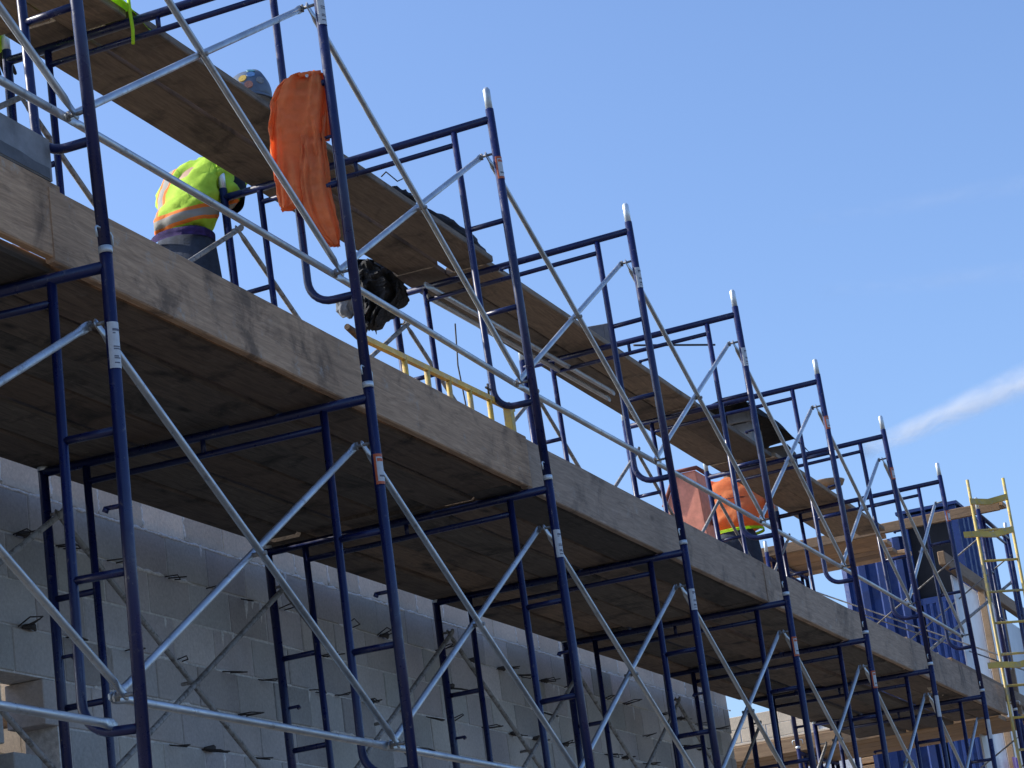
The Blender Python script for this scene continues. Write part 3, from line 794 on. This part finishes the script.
# thin rod sticking out of the upper deck
bm = new(); tube(bm, [(11.7, 1.05, PT + .20), (12.24, .6, PT + .225)], .008, 8); tag(obj('steel_rod', bm, M['wire'], None, (11.7, 1.05, PT + .2)), 'thin dark rod sticking out over the upper deck beside the stacked blocks', 'rod')
# cord hanging behind the third frame
bm = new(); tube(bm, [(9.42, 1.52, 1.88), (9.40, 1.53, 1.6), (9.46, 1.53, 1.3), (9.43, 1.54, 1.05)], .005, 6); tag(obj('hanging_cord', bm, M['cord'], None, (9.4, 1.5, 1.0)), 'thin dark cord hanging from the upper deck behind the rails', 'cord')
bm = new(); tube(bm, [(7.15, .98, PT + .09), (7.2, .97, PT + .13), (7.35, .97, PT + .12), (7.45, .96, PT + .17)], .004, 6); tag(obj('wire_offcut', bm, M['wire'], None, (7, .85, PT)), 'small bent wire offcut standing on the upper deck edge', 'wire')
# broken block rubble behind the plank edge near the corner
bm = new(); 
for (x, y, z, s) in ((16.2, .26, .08, .16), (16.5, .28, .10, .19), (16.85, .27, .09, .16), (15.9, .26, .06, .12)):
    b2 = new(); bmesh.ops.create_icosphere(b2, subdivisions=3, radius=1)
    for v in b2.verts: v.co = Vector((v.co.x * s * 1.1, v.co.y * s * .55, v.co.z * s)) * (1 + .35 * noise.noise(v.co * 2.3 + Vector((x, 0, 0)))) + Vector((x, y, z + .06))
    me = bpy.data.meshes.new('q'); b2.to_mesh(me); b2.free(); bm.from_mesh(me); bpy.data.meshes.remove(me)
tag(obj('rubble_heap', bm, M['beige'], None, (16.4, .27, .02)), 'pale heap of broken block rubble behind the plank edge near the corner', 'rubble')

# ------------------------------------------------------------------ people
def skin_mesh(name, verts, edges, radii, mat, parent, sub_=2, root=0):
    me = bpy.data.meshes.new(name); me.from_pydata([Vector(v) for v in verts], edges, []); me.update()
    o = bpy.data.objects.new('tmp_skin', me); COL.objects.link(o)
    m = o.modifiers.new('s', 'SKIN'); m.use_smooth_shade = True
    for i, sv in enumerate(me.skin_vertices[0].data):
        r_ = radii[i]; sv.radius = (r_, r_) if not isinstance(r_, tuple) else r_
        sv.use_root = (i == root)
    s = o.modifiers.new('d', 'SUBSURF'); s.levels = sub_; s.render_levels = sub_
    dg = bpy.context.evaluated_depsgraph_get()
    me2 = bpy.data.meshes.new_from_object(o.evaluated_get(dg))
    bpy.data.objects.remove(o)
    me2.name = name; me2.materials.clear(); me2.materials.append(mat)
    for p in me2.polygons: p.use_smooth = True; p.material_index = 0
    o2 = bpy.data.objects.new(name, me2); COL.objects.link(o2)
    if parent is not None: o2.parent = parent
    return o2
def hand_chain(V, E, Rr, wi, wpos, direction, palm_n, scale=1.0, curl=.5):
    """palm plus five separate bent fingers grown from wrist vertex wi"""
    d = Vector(direction).normalized(); n_ = Vector(palm_n).normalized(); s = d.cross(n_).normalized()
    base_ = Vector(wpos)
    pi_ = len(V); V.append(base_ + d * .05 * scale); E.append((wi, pi_)); Rr.append((.036 * scale, .017 * scale))
    for k, (off, L) in enumerate(((-.032, .068), (-.011, .078), (.011, .072), (.031, .056))):
        a = len(V); V.append(base_ + d * .09 * scale + s * off * scale); E.append((pi_, a)); Rr.append(.0105 * scale)
        b = len(V); V.append(base_ + d * (.09 + L * .5) * scale + s * off * 1.1 * scale + n_ * curl * .02 * scale); E.append((a, b)); Rr.append(.0095 * scale)
        c = len(V); V.append(base_ + d * (.09 + L * .85) * scale + s * off * 1.12 * scale + n_ * curl * .05 * scale); E.append((b, c)); Rr.append(.008 * scale)
    a = len(V); V.append(base_ + d * .035 * scale - s * .045 * scale + n_ * .01); E.append((pi_, a)); Rr.append(.012 * scale)
    b = len(V); V.append(base_ + d * .075 * scale - s * .06 * scale + n_ * .025); E.append((a, b)); Rr.append(.010 * scale)
def person(label, J, loc, rz, cloth, bulk=1.0, mask=False):
    """J: joints in local coordinates, +x is where the person faces"""
    t = thing('person', label, 'person', loc, None, local=True); t.rotation_euler = (0, 0, R(rz))
    V = []; E = []; Rr = []
    def a(p, r_, par=None):
        V.append(Vector(p)); Rr.append(r_)
        if par is not None: E.append((par, len(V) - 1))
        return len(V) - 1
    pel = a(J['pelvis'], (.12, .09)); wa = a(J['waist'], (.10, .075), pel); ch = a(J['chest'], (.115, .085), wa); nb = a(J['neck'], .06, ch)
    hv = a(Vector(J['head']) + Vector((0, 0, -.06)), .07, nb); ht = a(Vector(J['head']) + Vector((0, 0, .05)), .078, hv)
    wr = {}
    for s in 'lr':
        sh = a(J['sh_' + s], .058, ch); el = a(J['el_' + s], .042, sh); w_ = a(J['wr_' + s], .03, el)
        d = Vector(J['wr_' + s]) - Vector(J['el_' + s])
        hand_chain(V, E, Rr, w_, J['wr_' + s], d, J.get('pn_' + s, (1, 0, 0)))
        hp = a(J['hip_' + s], .095, pel); kn = a(J['kn_' + s], .062, hp); an = a(J['an_' + s], .042, kn)
        fd = Vector(J.get('foot', (1, 0, 0))); fb = a(Vector(J['an_' + s]) + fd * .13 + Vector((0, 0, -.045)), (.045, .03), an)
    body = skin_mesh('body', V, E, Rr, M['skin'], t)
    hd = Vector(J['head']); f_ = Vector(J.get('face', (1, 0, 0))).normalized(); sd = Vector((0, 0, 1)).cross(f_).normalized()
    bm = new()
    def ell(c, s3, q=2):
        b2 = new(); bmesh.ops.create_icosphere(b2, subdivisions=q, radius=1)
        for v in b2.verts: v.co = Vector(c) + f_ * v.co.x * s3[0] + sd * v.co.y * s3[1] + Vector((0, 0, v.co.z * s3[2]))
        for f in b2.faces: f.smooth = True
        me = bpy.data.meshes.new('q'); b2.to_mesh(me); b2.free(); bm.from_mesh(me); bpy.data.meshes.remove(me)
    ell(hd + f_ * .088 + Vector((0, 0, -.015)), (.022, .013, .026)); ell(hd + f_ * .078 + Vector((0, 0, -.058)), (.014, .026, .010))
    for q in (-1, 1):
        ell(hd + sd * .08 * q + Vector((0, 0, -.01)), (.018, .012, .032))
    obj('face_features', bm, M['black' if mask else 'skin'], t)
    bm = new()
    for q in (-1, 1): ell(hd + f_ * .076 + sd * .03 * q + Vector((0, 0, .012)), (.010, .014, .009))
    obj('eyes', bm, M['dark'], t)
    bm = new(); ell(hd - f_ * .02 + Vector((0, 0, .035)), (.092, .084, .085), 3); obj('hair', bm, M['boot'], t)
    # trousers
    V2 = [Vector(J['waist']) + Vector((0, 0, -.02)), J['pelvis'], J['hip_l'], J['kn_l'], Vector(J['an_l']) + Vector((0, 0, .02)), J['hip_r'], J['kn_r'], Vector(J['an_r']) + Vector((0, 0, .02))]
    skin_mesh('trousers', V2, [(0, 1), (1, 2), (2, 3), (3, 4), (1, 5), (5, 6), (6, 7)], [(.15, .125), (.165, .13), .108, .083, .07, .108, .083, .07], cloth['legs'], t)
    # jacket, sleeves
    V3 = [Vector(J['pelvis']) + Vector((0, 0, .06)), J['waist'], J['chest'], Vector(J['neck']) + Vector((0, 0, -.02)), J['sh_l'], J['el_l'], J['wr_l'], J['sh_r'], J['el_r'], J['wr_r']]
    jk = skin_mesh('jacket', V3, [(0, 1), (1, 2), (2, 3), (2, 4), (4, 5), (5, 6), (2, 7), (7, 8), (8, 9)],
                   [(.205 * bulk, .15 * bulk), (.19 * bulk, .145 * bulk), (.19 * bulk, .14 * bulk), .085, .095 * bulk, .08 * bulk, .058, .095 * bulk, .08 * bulk, .058], cloth['top'], t, 3)
    for v in jk.data.vertices:
        n_ = noise.noise(Vector((v.co.x * 6, v.co.y * 6, v.co.z * 13 + v.co.y * 9))) * .036 + noise.noise(v.co * 26) * .014
        v.co += v.normal * n_
    for s in 'lr':
        bm = new(); an = Vector(J['an_' + s]); fd = Vector(J.get('foot', (1, 0, 0)))
        rings = []
        for (d_, w, h0, h1) in ((-.07, .03, -.08, .0), (-.06, .045, -.085, .07), (.0, .05, -.085, .10), (.06, .048, -.085, .03), (.14, .052, -.085, -.015), (.2, .045, -.085, -.03), (.225, .02, -.08, -.05)):
            sdv = Vector((-fd.y, fd.x, 0)); c = an + fd * d_
            rings.append([c + sdv * w * math.cos(q * math.pi / 6) + Vector((0, 0, (h0 + h1) / 2 + (h1 - h0) / 2 * math.sin(q * math.pi / 6))) for q in range(12)])
        loft(bm, rings); obj('boot', bm, M['boot'], t)
    return t
def band(t, c, axis, rx, ry, h, mat, name='reflective_stripe'):
    """tape band round the torso: local coords"""
    ax = Vector(axis).normalized(); u = Vector((0, 1, 0)); u = (u - ax * u.dot(ax)).normalized(); v = ax.cross(u)
    bm = new(); rings = []
    for z in (-h / 2, 0, h / 2):
        rings.append([Vector(c) + ax * z + u * rx * math.cos(q * math.pi / 20) + v * ry * math.sin(q * math.pi / 20) for q in range(40)])
    loft(bm, rings, False); bmesh.ops.solidify(bm, geom=list(bm.faces), thickness=.003)
    return obj(name, bm, mat, t)
# 1: worker in lime vest, stepping and leaning to the right
J1 = dict(pelvis=(0, 0, .98), waist=(.03, 0, 1.12), chest=(.13, 0, 1.36), neck=(.28, 0, 1.49), head=(.40, 0, 1.58),
          sh_l=(.19, .13, 1.44), el_l=(.42, .04, 1.40), wr_l=(.58, .02, 1.5), sh_r=(.17, -.15, 1.43), el_r=(.20, -.17, 1.22), wr_r=(.34, -.10, 1.40),
          hip_l=(0, .10, .90), kn_l=(.10, .11, .5), an_l=(.0, .11, .09), hip_r=(0, -.10, .90), kn_r=(.06, -.11, .5), an_r=(.0, -.11, .09), pn_l=(0, 0, -1), pn_r=(0, 0, -1))
P1 = person('worker in lime striped vest and dark jeans, head hidden by upper deck', J1, (6.33, 1.80, .63), -12, dict(legs=M['darkcloth'], top=M['vest']), .92)
band(P1, (.0, 0, 1.01), (.1, 0, 1), .182, .148, .045, M['purple'], 'sweatshirt_hem')
band(P1, (.26, -.138, 1.30), Vector(J1['wr_r']) - Vector(J1['el_r']), .082, .082, .15, M['navycloth'], 'sleeve_cuff')
# 2: worker in orange
J2 = dict(pelvis=(0, 0, .98), waist=(.02, 0, 1.12), chest=(.08, 0, 1.36), neck=(.24, 0, 1.52), head=(.36, 0, 1.60),
          sh_l=(.08, .20, 1.46), el_l=(.22, .28, 1.24), wr_l=(.42, .2, 1.32), sh_r=(.08, -.20, 1.46), el_r=(.22, -.27, 1.24), wr_r=(.42, -.18, 1.34),
          hip_l=(0, .10, .90), kn_l=(.05, .11, .5), an_l=(.0, .11, .09), hip_r=(0, -.10, .90), kn_r=(.05, -.11, .5), an_r=(.0, -.11, .09), pn_l=(0, 0, -1), pn_r=(0, 0, -1))
P2 = person('worker in orange jacket with lime hem below the far upper deck', J2, (16.60, 1.80, .66), 8, dict(legs=M['darkcloth'], top=M['orange']), 1.34)
band(P2, (.0, 0, 1.04), (0, 0, 1), .250, .205, .028, M['lime'], 'lime_hem')
band(P2, (.065, 0, 1.33), (.1, 0, 1), .20, .166, .012, M['redrim'], 'pocket_seam')
# 3: worker kneeling on the upper deck at the top left, arm hanging over the far edge
J3 = dict(pelvis=(0, 0, .42), waist=(.10, 0, .50), chest=(.32, 0, .58), neck=(.47, 0, .66), head=(.57, 0, .74),
          sh_l=(.34, .19, .58), el_l=(.52, .24, .38), wr_l=(.66, .20, .20), sh_r=(.34, -.19, .60), el_r=(.40, -.27, .34), wr_r=(.52, -.26, .12),
          hip_l=(0, .10, .37), kn_l=(.32, .14, .09), an_l=(-.12, .12, .09), hip_r=(0, -.10, .37), kn_r=(.30, -.14, .09), an_r=(-.12, -.12, .09), foot=(-1, 0, 0), pn_l=(0, 0, -1), pn_r=(0, 0, -1))
P3 = person('worker in lime jacket kneeling on the upper deck at the top left edge', J3, (3.25, 1.2, PT + .05), 180, dict(legs=M['navycloth'], top=M['lime']))
# sleeve and black gloved hand reaching down beyond the deck at the extreme left: a fourth worker
J4 = dict(pelvis=(-.30, 0, .98), waist=(-.27, 0, 1.12), chest=(-.22, 0, 1.36), neck=(-.18, 0, 1.54), head=(-.14, 0, 1.67),
          sh_l=(-.20, .20, 1.46), el_l=(-.02, .24, 1.40), wr_l=(.16, .16, 1.50), sh_r=(-.20, -.20, 1.46), el_r=(.0, -.28, 1.50), wr_r=(.14, -.20, 1.44),
          hip_l=(-.30, .10, .90), kn_l=(-.26, .11, .5), an_l=(-.30, .11, .09), hip_r=(-.30, -.10, .90), kn_r=(-.26, -.11, .5), an_r=(-.30, -.11, .09), pn_l=(0, 0, -1), pn_r=(0, 0, -1))
P4 = person('worker at the left edge showing a lime sleeve and black glove under the upper deck', J4, (4.27, 1.86, .53), -20, dict(legs=M['navycloth'], top=M['lime']))
for ch in P4.children:
    if ch.name.startswith('body'): ch.data.materials[0] = M['glove']
band(P4, (.08, -.236, 1.468), Vector(J4['wr_r']) - Vector(J4['el_r']), .062, .062, .05, M['silver'])
# lime vest over the near edge of the upper deck
bm = new(); gx = {}
for a in range(15):
    for b in range(9):
        u = a / 14; v = b / 8; x = 3.85 + .62 * u; y = .905 + .3 * v; z = PT + .05 + .012 * math.sin(u * 9) + .03 * noise.noise(Vector((x * 9, y * 9, 0)))
        if b < 3: z -= (3 - b) * .028 * (1 + .5 * math.sin(u * 7 + 1)); y += .0
        gx[a, b] = bm.verts.new((x, y - (.012 if b < 3 else 0) , z))
for a in range(14):
    for b in range(8): bm.faces.new((gx[a, b], gx[a + 1, b], gx[a + 1, b + 1], gx[a, b + 1])).smooth = True
bmesh.ops.solidify(bm, geom=list(bm.faces), thickness=.006)
t = thing('safety_vest', 'lime vest with dangling tie over the near upper deck edge at the top', 'vest', (4.0, .85, PT))
obj('vest', bm, M['lime'], t)
bm = new(); tube(bm, [(4.24, .885, PT + .03), (4.235, .88, PT - .06), (4.255, .885, PT - .13), (4.245, .885, PT - .20)], .008, 6); obj('tie', bm, M['lime'], t)

# faded red steel tub beside the worker in orange
t = thing('mortar_tub', 'faded red steel mortar tub left of the worker in orange', 'tub', (15.6, 1.85, .63))
bm = new()
def tubprism(bm, poly, x0, x1):
    loft(bm, [[Vector((x, y, z)) for y, z in poly] for x in (x0, x1)])
    for f in bm.faces: f.smooth = False
tubprism(bm, [(1.84, .64), (2.04, .70), (2.10, 1.30), (2.12, 1.82), (1.98, 2.10), (1.80, 2.10), (1.78, 1.2)], 15.55, 15.95)
bev(bm, .012); obj('tub_body', bm, M['red'], t)
bm = new(); tube(bm, [(15.54, 2.13, 1.83), (15.54, 1.985, 2.115), (15.54, 1.79, 2.115), (15.96, 1.79, 2.115)], .02, 8); obj('rim', bm, M['redrim'], t)
bm = new(); tube(bm, [(15.72, 1.775, 1.66), (15.72, 1.755, 1.66)], .035, 12); obj('drain_cap', bm, M['redrim'], t)

# ------------------------------------------------------------------ corner: cladding, hoarding, yellow ladder
def corrugated(bm, p0, p1, z0, z1, pitch=.2, depth=.035, nrm=(-1, 0)):
    p0, p1 = Vector(p0), Vector(p1); L = (p1 - p0).length; d = (p1 - p0) / L; nv = Vector((nrm[0], nrm[1]))
    pts = []; s = 0
    while s < L:
        for ds, h in ((0, 0), (.35, 0), (.5, 1), (.85, 1)):
            if s + ds * pitch <= L: pts.append((s + ds * pitch, h))
        s += pitch
    pts.append((L, 0))
    vs = []
    for s_, h in pts:
        b = p0 + d * s_ + nv * h * depth
        vs.append((bm.verts.new((b.x, b.y, z0)), bm.verts.new((b.x, b.y, z1))))
    for a, b in zip(vs, vs[1:]): bm.faces.new((a[0], b[0], b[1], a[1]))
    q = -nv * .02
    bk = [bm.verts.new((p.x + q.x, p.y + q.y, z)) for p in (p0, p1) for z in (z0, z1)]
    bm.faces.new((bk[0], bk[1], bk[3], bk[2])); bm.faces.new([v[1] for v in vs] + [bk[3], bk[1]]); bm.faces.new([v[0] for v in vs][::-1] + [bk[0], bk[2]])
    bm.faces.new((vs[0][0], vs[0][1], bk[1], bk[0])); bm.faces.new((vs[-1][1], vs[-1][0], bk[2], bk[3]))
BX = 23.0
t = thing('cladding_wall', 'tall navy corrugated steel cladding behind the far planks', 'cladding', (BX, 1.9, -4.4))
bm = new(); corrugated(bm, (BX, 1.50), (BX, 2.33), -4.4, 2.63, .22, .035); obj('sheet', bm, M['corr'], t)
t = thing('steel_container', 'blue ribbed steel container with a dark open top half at the corner', 'container', (BX - .4, 1.2, -4.4))
bm = new(); corrugated(bm, (BX - .5, .86), (BX - .5, 1.38), -4.4, 1.72, .075, .02); obj('ribbed_front', bm, M['corr'], t)
bm = new(); corrugated(bm, (BX - .5, .84), (BX + 1.5, .84), -4.4, 2.75, .30, .04, (0, -1)); obj('side_wall', bm, M['corr'], t)
bm = new(); box(bm, (BX - .44, .90, -4.4), (BX + 1.5, 1.48, 2.72)); obj('dark_shade_fill', bm, M['dark'], t)  # solid block, its black colour stands in for shade inside the open half
bm = new()
for a in ((BX - .52, .83), (BX - .52, 1.40)): box(bm, (a[0], a[1], -4.4), (a[0] + .07, a[1] + .07, 2.76))
box(bm, (BX - .515, .905, 2.66), (BX - .455, 1.395, 2.74)); box(bm, (BX - .515, .905, 1.72), (BX - .455, 1.395, 1.79)); obj('corner_posts', bm, M['corr'], t)
bm = new(); box(bm, (BX - .55, .8, 2.765), (BX + 1.55, 1.5, 2.80)); obj('roof', bm, M['corr'], t)
# hoarding of white sheets on timber rails running on from the corner
t = thing('sheeted_hoarding', 'white sheeted hoarding panels on timber rails right of the blue container', 'hoarding', (21.5, .6, -4.4))
bm = new()
for x0, x1 in ((20.25, 21.55), (21.65, 22.6), (22.7, 24.4)): box(bm, (x0, .61, -.55), (x1, .625, 1.60 if x0 < 22 else 1.5), .004)
obj('white_sheet', bm, M['white'], t)
for z0, z1, nm, x0 in ((1.60, 1.74, 'rail', 19.6), (.46, .60, 'rail', 19.0)):
    bm = new(); box(bm, (x0, .53, z0), (24.5, .60, z1)); bev(bm, .006); obj(nm, bm, M['timber'], t)
for x in (21.60, 22.65, 24.3):
    bm = new(); box(bm, (x - .03, .54, -4.4), (x + .03, .605, 1.6 if x < 22 else 1.55)); obj('stud', bm, M['timber'], t)
bm = new(); box(bm, (21.3, .50, -1.1), (21.42, .52, -.2)); box(bm, (21.52, .50, -1.1), (21.62, .52, -.2)); obj('pink_panel', bm, M['pink'], t)
bm = new(); box(bm, (21.425, .495, -1.1), (21.515, .52, -.2)); box(bm, (21.625, .495, -1.1), (21.68, .52, -.2)); obj('purple_stripe', bm, M['lilac'], t)
# yellow chute pipe
bm = new(); tube(bm, [(21.4, .12, 1.12), (21.75, .10, 1.16), (22.0, .08, 1.08), (22.08, .07, .9), (22.05, .07, .3), (22.0, .07, -.8)], .05, 12); tag(obj('bent_pipe', bm, M['yellow'], None, (22, .07, -.8)), 'bent orange yellow pipe in front of the white sheeting', 'pipe')
# yellow ladder on the corner tower
t = thing('access_ladder', 'tall yellow access ladder clamped to the corner scaffold at the right edge', 'ladder', (19.1, 0, -4.4))
A0 = Vector((18.71, .03, 0)); B0 = Vector((18.96, -.27, 0)); zt = 2.20
for p in (A0, B0):
    bm = new(); tube(bm, [p + Vector((0, 0, -4.4)), p + Vector((0, 0, zt))], .015, 8); obj('rail', bm, M['yellowdirty'], t)
z = -1.9
while z < 2.0:
    bm = new(); tube(bm, [A0 + Vector((0, 0, z)), B0 + Vector((0, 0, z))], .0125, 8); obj('rung', bm, M['yellowdirty' if int(z * 3) % 2 else 'yellow'], t); z += .30
for z, ov in ((1.66, .35), (.40, .35), (1.98, .02), (-.9, .35)):
    bm = new(); a = A0 + (A0 - B0) * ov; b = B0 - (A0 - B0) * .05
    d = Vector((0, 0, 1)); 
    rings = [[p + Vector((.02 * q, .0, 0)) + d * h for q, h in ((-1, -.028), (1, -.028), (1, .028), (-1, .028))] for p in (a + Vector((-.03, 0, z)), A0 + Vector((-.04, 0, z)), (A0 + B0) / 2 + Vector((-.04, 0, z - .015)), b + Vector((-.03, 0, z + .03)))]
    loft(bm, rings)
    for f in bm.faces: f.smooth = False
    obj('bracket', bm, M['yellow'], t)
# diagonal tie of the corner tower
for q, (za, zb2) in enumerate(((.6, 1.45), (-1.3, -.45))):
    bm = new(); flat_end(bm, Vector((RX + .02, .9, za)), Vector((RX + 1.5, .05, zb2)), .016)
    tag(obj('diagonal_tie', bm, M['galvdirty'], None, (RX, .9, za)), 'grey diagonal tie tube on the corner scaffold, %s one' % ('upper', 'lower')[q], 'tube', 'diagonal ties on the corner scaffold')
for q, y in enumerate((.02, 2.15)):
    for tier in (0, 1):
        za = -H + tier * H
        for s in (0, 1):
            x = RX + .05 if s == 0 else RX + W - .05
            bm = new(); flat_end(bm, Vector((x, y, za + STUD1)), Vector((x, y + 2.13, za + STUD2)), .0145)
            b2 = new(); flat_end(b2, Vector((x + .035, y, za + STUD2)), Vector((x + .035, y + 2.13, za + STUD1)), .0145)
            t = thing('cross_brace', 'grey cross brace of the return scaffold, %s bay, %s tier, %s face' % (('near', 'far')[q], ('lower', 'upper')[tier], ('near', 'far')[s]), 'cross brace', (x, y, za + STUD2), 'cross braces of the return scaffold')
            obj('brace_tube', bm, M['galvdirty'], t); obj('brace_tube', b2, M['galvdirty'], t)
# lumber and building beyond
t = thing('block_building', 'pale sunlit block building far beyond the end of the grey wall', 'building', (34, 8, -4.4))
bm = new(); tl = bm.loops.layers.float_color.new('tint')
for a in range(9):
    for b in range(16):
        y = 5.1 + a * .42 + (b % 2) * .2; block_faces(bm, 33.0, 33.19, 2.29 - b * .21 - .2, 2.29 - b * .21, y, .40, tl, (1.5, 1.28, 1.0))
obj('wall', bm, M['cmu'], t)
bm = new(); box(bm, (33.01, 5.1, -4.4), (33.16, 9.0, 2.26)); obj('core', bm, M['mortar'], t)
t = thing('lumber_stack', 'stack of brown lumber boards seen below the deck past the wall end', 'lumber', (24, 3, -1))
for b in range(9):
    bm = new(); y0 = 1.6 + random.uniform(-.2, .2); box(bm, (24.2 + random.uniform(-.05, .05), y0, -.1 + b * .10), (24.5, y0 + 3.4, -.03 + b * .10)); bev(bm, .004); obj('board', bm, M['planky'], t)
bm = new()
for y in (1.8, 3.2, 4.8): box(bm, (24.2, y, -4.4), (24.4, y + .1, -.1))
obj('trestle', bm, M['timber'], t)
t = thing('white_panel', 'white sheet panel standing below the return deck left of the blue cladding', 'panel', (23, 2.6, -4.4))
bm = new(); box(bm, (22.9, 2.45, -4.4), (22.93, 3.1, .55)); obj('sheet', bm, M['white'], t)

# ------------------------------------------------------------------ contrail: a real thin cloud far away
CP = Vector((-4.6228, -3.7644, -2.7688))
RR = Matrix(((.3642644, -.9222483, -.1294971), (.2074235, .2159006, -.9541291), (.9079025, .3206946, .2699409)))
F = 2480.6
def raydir(u, v_): return (RR.transposed() @ Vector(((u - 512) / F, (v_ - 384) / F, 1))).normalized()
def trail(uv0, uv1, d0, d1, w0, grow, density, label, sc=.045):
    m, tt, p = nt('vapour'); tt.nodes.remove(p)
    pv = N(tt, 'ShaderNodeVolumePrincipled'); pv.inputs['Color'].default_value = (1, 1, 1, 1); pv.inputs['Anisotropy'].default_value = -.2
    v = coords(tt, (.5, 1, 1), False)
    dn = ramp(tt, noisef(tt, v, sc, 8, .75, .8), [(.38, (0, 0, 0)), (.66, (1, 1, 1))])
    tc = N(tt, 'ShaderNodeTexCoord'); sx = N(tt, 'ShaderNodeSeparateXYZ'); tt.links.new(tc.outputs['Object'], sx.inputs[0])
    def mth(op, a, b=None):
        q = N(tt, 'ShaderNodeMath', operation=op)
        for i_, z_ in enumerate((a, b)):
            if z_ is None: continue
            if isinstance(z_, (int, float)): q.inputs[i_].default_value = z_
            else: tt.links.new(z_, q.inputs[i_])
        return q.outputs[0]
    rad = mth('SQRT', mth('ADD', mth('MULTIPLY', sx.outputs[1], sx.outputs[1]), mth('MULTIPLY', sx.outputs[2], sx.outputs[2])))
    wid = mth('ADD', mth('MULTIPLY', sx.outputs[0], grow), w0)
    fall = mth('SUBTRACT', 1.0, mth('MINIMUM', mth('DIVIDE', rad, wid), 1.0))
    tt.links.new(mth('MULTIPLY', mth('MULTIPLY', dn, mth('POWER', fall, 1.3)), density), pv.inputs['Density'])
    tt.links.new(pv.outputs[0], tt.nodes['Material Output'].inputs['Volume'])
    Pa = CP + raydir(*uv0) * d0; Pb = CP + raydir(*uv1) * d1
    ax = (Pb - Pa); L = ax.length; ax.normalize()
    bm = new(); rings = []
    for k in range(8):
        s = L * k / 7; w_ = w0 + grow * s + 1
        rings.append([Vector((s, w_ * math.cos(q * math.pi / 8), w_ * math.sin(q * math.pi / 8))) for q in range(16)])
    loft(bm, rings)
    me = bpy.data.meshes.new('contrail'); bm.to_mesh(me); bm.free(); me.materials.append(m)
    ct = bpy.data.objects.new('contrail', me); COL.objects.link(ct)
    ct.matrix_world = Matrix.Translation(Pa) @ ax.to_track_quat('X', 'Z').to_matrix().to_4x4()
    tag(ct, label, 'contrail')
trail((862, 452), (1090, 352), 3000, 2900, 14, .045, .075, 'white vapour trail slanting across the blue sky at the right')
trail((800, 222), (1120, 168), 3000, 2900, 12, .02, .006, 'very faint upper vapour streak high in the blue sky at the right', .02)
trail((820, 292), (1120, 262), 3000, 2900, 14, .02, .006, 'very faint streak in the sky just above the white vapour trail', .02)

# ------------------------------------------------------------------ camera, light
cam = bpy.data.cameras.new('camera'); co = bpy.data.objects.new('camera', cam); COL.objects.link(co)
cam.sensor_width = 36; cam.lens = F / 1024 * 36; cam.clip_start = .05; cam.clip_end = 20000
rot = Matrix((RR[0], -RR[1], -RR[2])).transposed()
co.matrix_world = Matrix.Translation(CP) @ rot.to_4x4()
SC.camera = co

sun_az = Vector((-.16, .987)); sun_el = 33
sd = Vector((sun_az.x, sun_az.y, 0)).normalized() * math.cos(R(sun_el)) + Vector((0, 0, math.sin(R(sun_el))))
sl = bpy.data.lights.new('sun', 'SUN'); sl.energy = 4.0; sl.angle = R(.5); sl.color = (1, .93, .82)
so = bpy.data.objects.new('sun', sl); COL.objects.link(so); so.rotation_euler = sd.to_track_quat('Z', 'Y').to_euler()
w = bpy.data.worlds.new('World'); SC.world = w; w.use_nodes = True
t = w.node_tree; bg = t.nodes['Background']
sky = N(t, 'ShaderNodeTexSky'); sky.sky_type = 'NISHITA'; sky.sun_disc = False
sky.sun_elevation = R(sun_el); sky.sun_rotation = math.atan2(sun_az.x, sun_az.y)
sky.air_density = 1.0; sky.dust_density = 2.2; sky.ozone_density = 1.5; sky.altitude = 100
tint = mix(t, 1.0, sky.outputs[0], (.70, .825, 1.04), 'MULTIPLY')
t.links.new(tint, bg.inputs['Color']); bg.inputs['Strength'].default_value = .15
SC.view_settings.view_transform = 'Standard'; SC.view_settings.look = 'None'; SC.view_settings.exposure = 0.62; SC.view_settings.gamma = 1
SC.cycles.max_bounces = 6; SC.cycles.volume_bounces = 3; SC.cycles.use_denoising = True
# tidy helper properties
for o in SC.objects:
    for k in ('_o', '_local'):
        if k in o: del o[k]
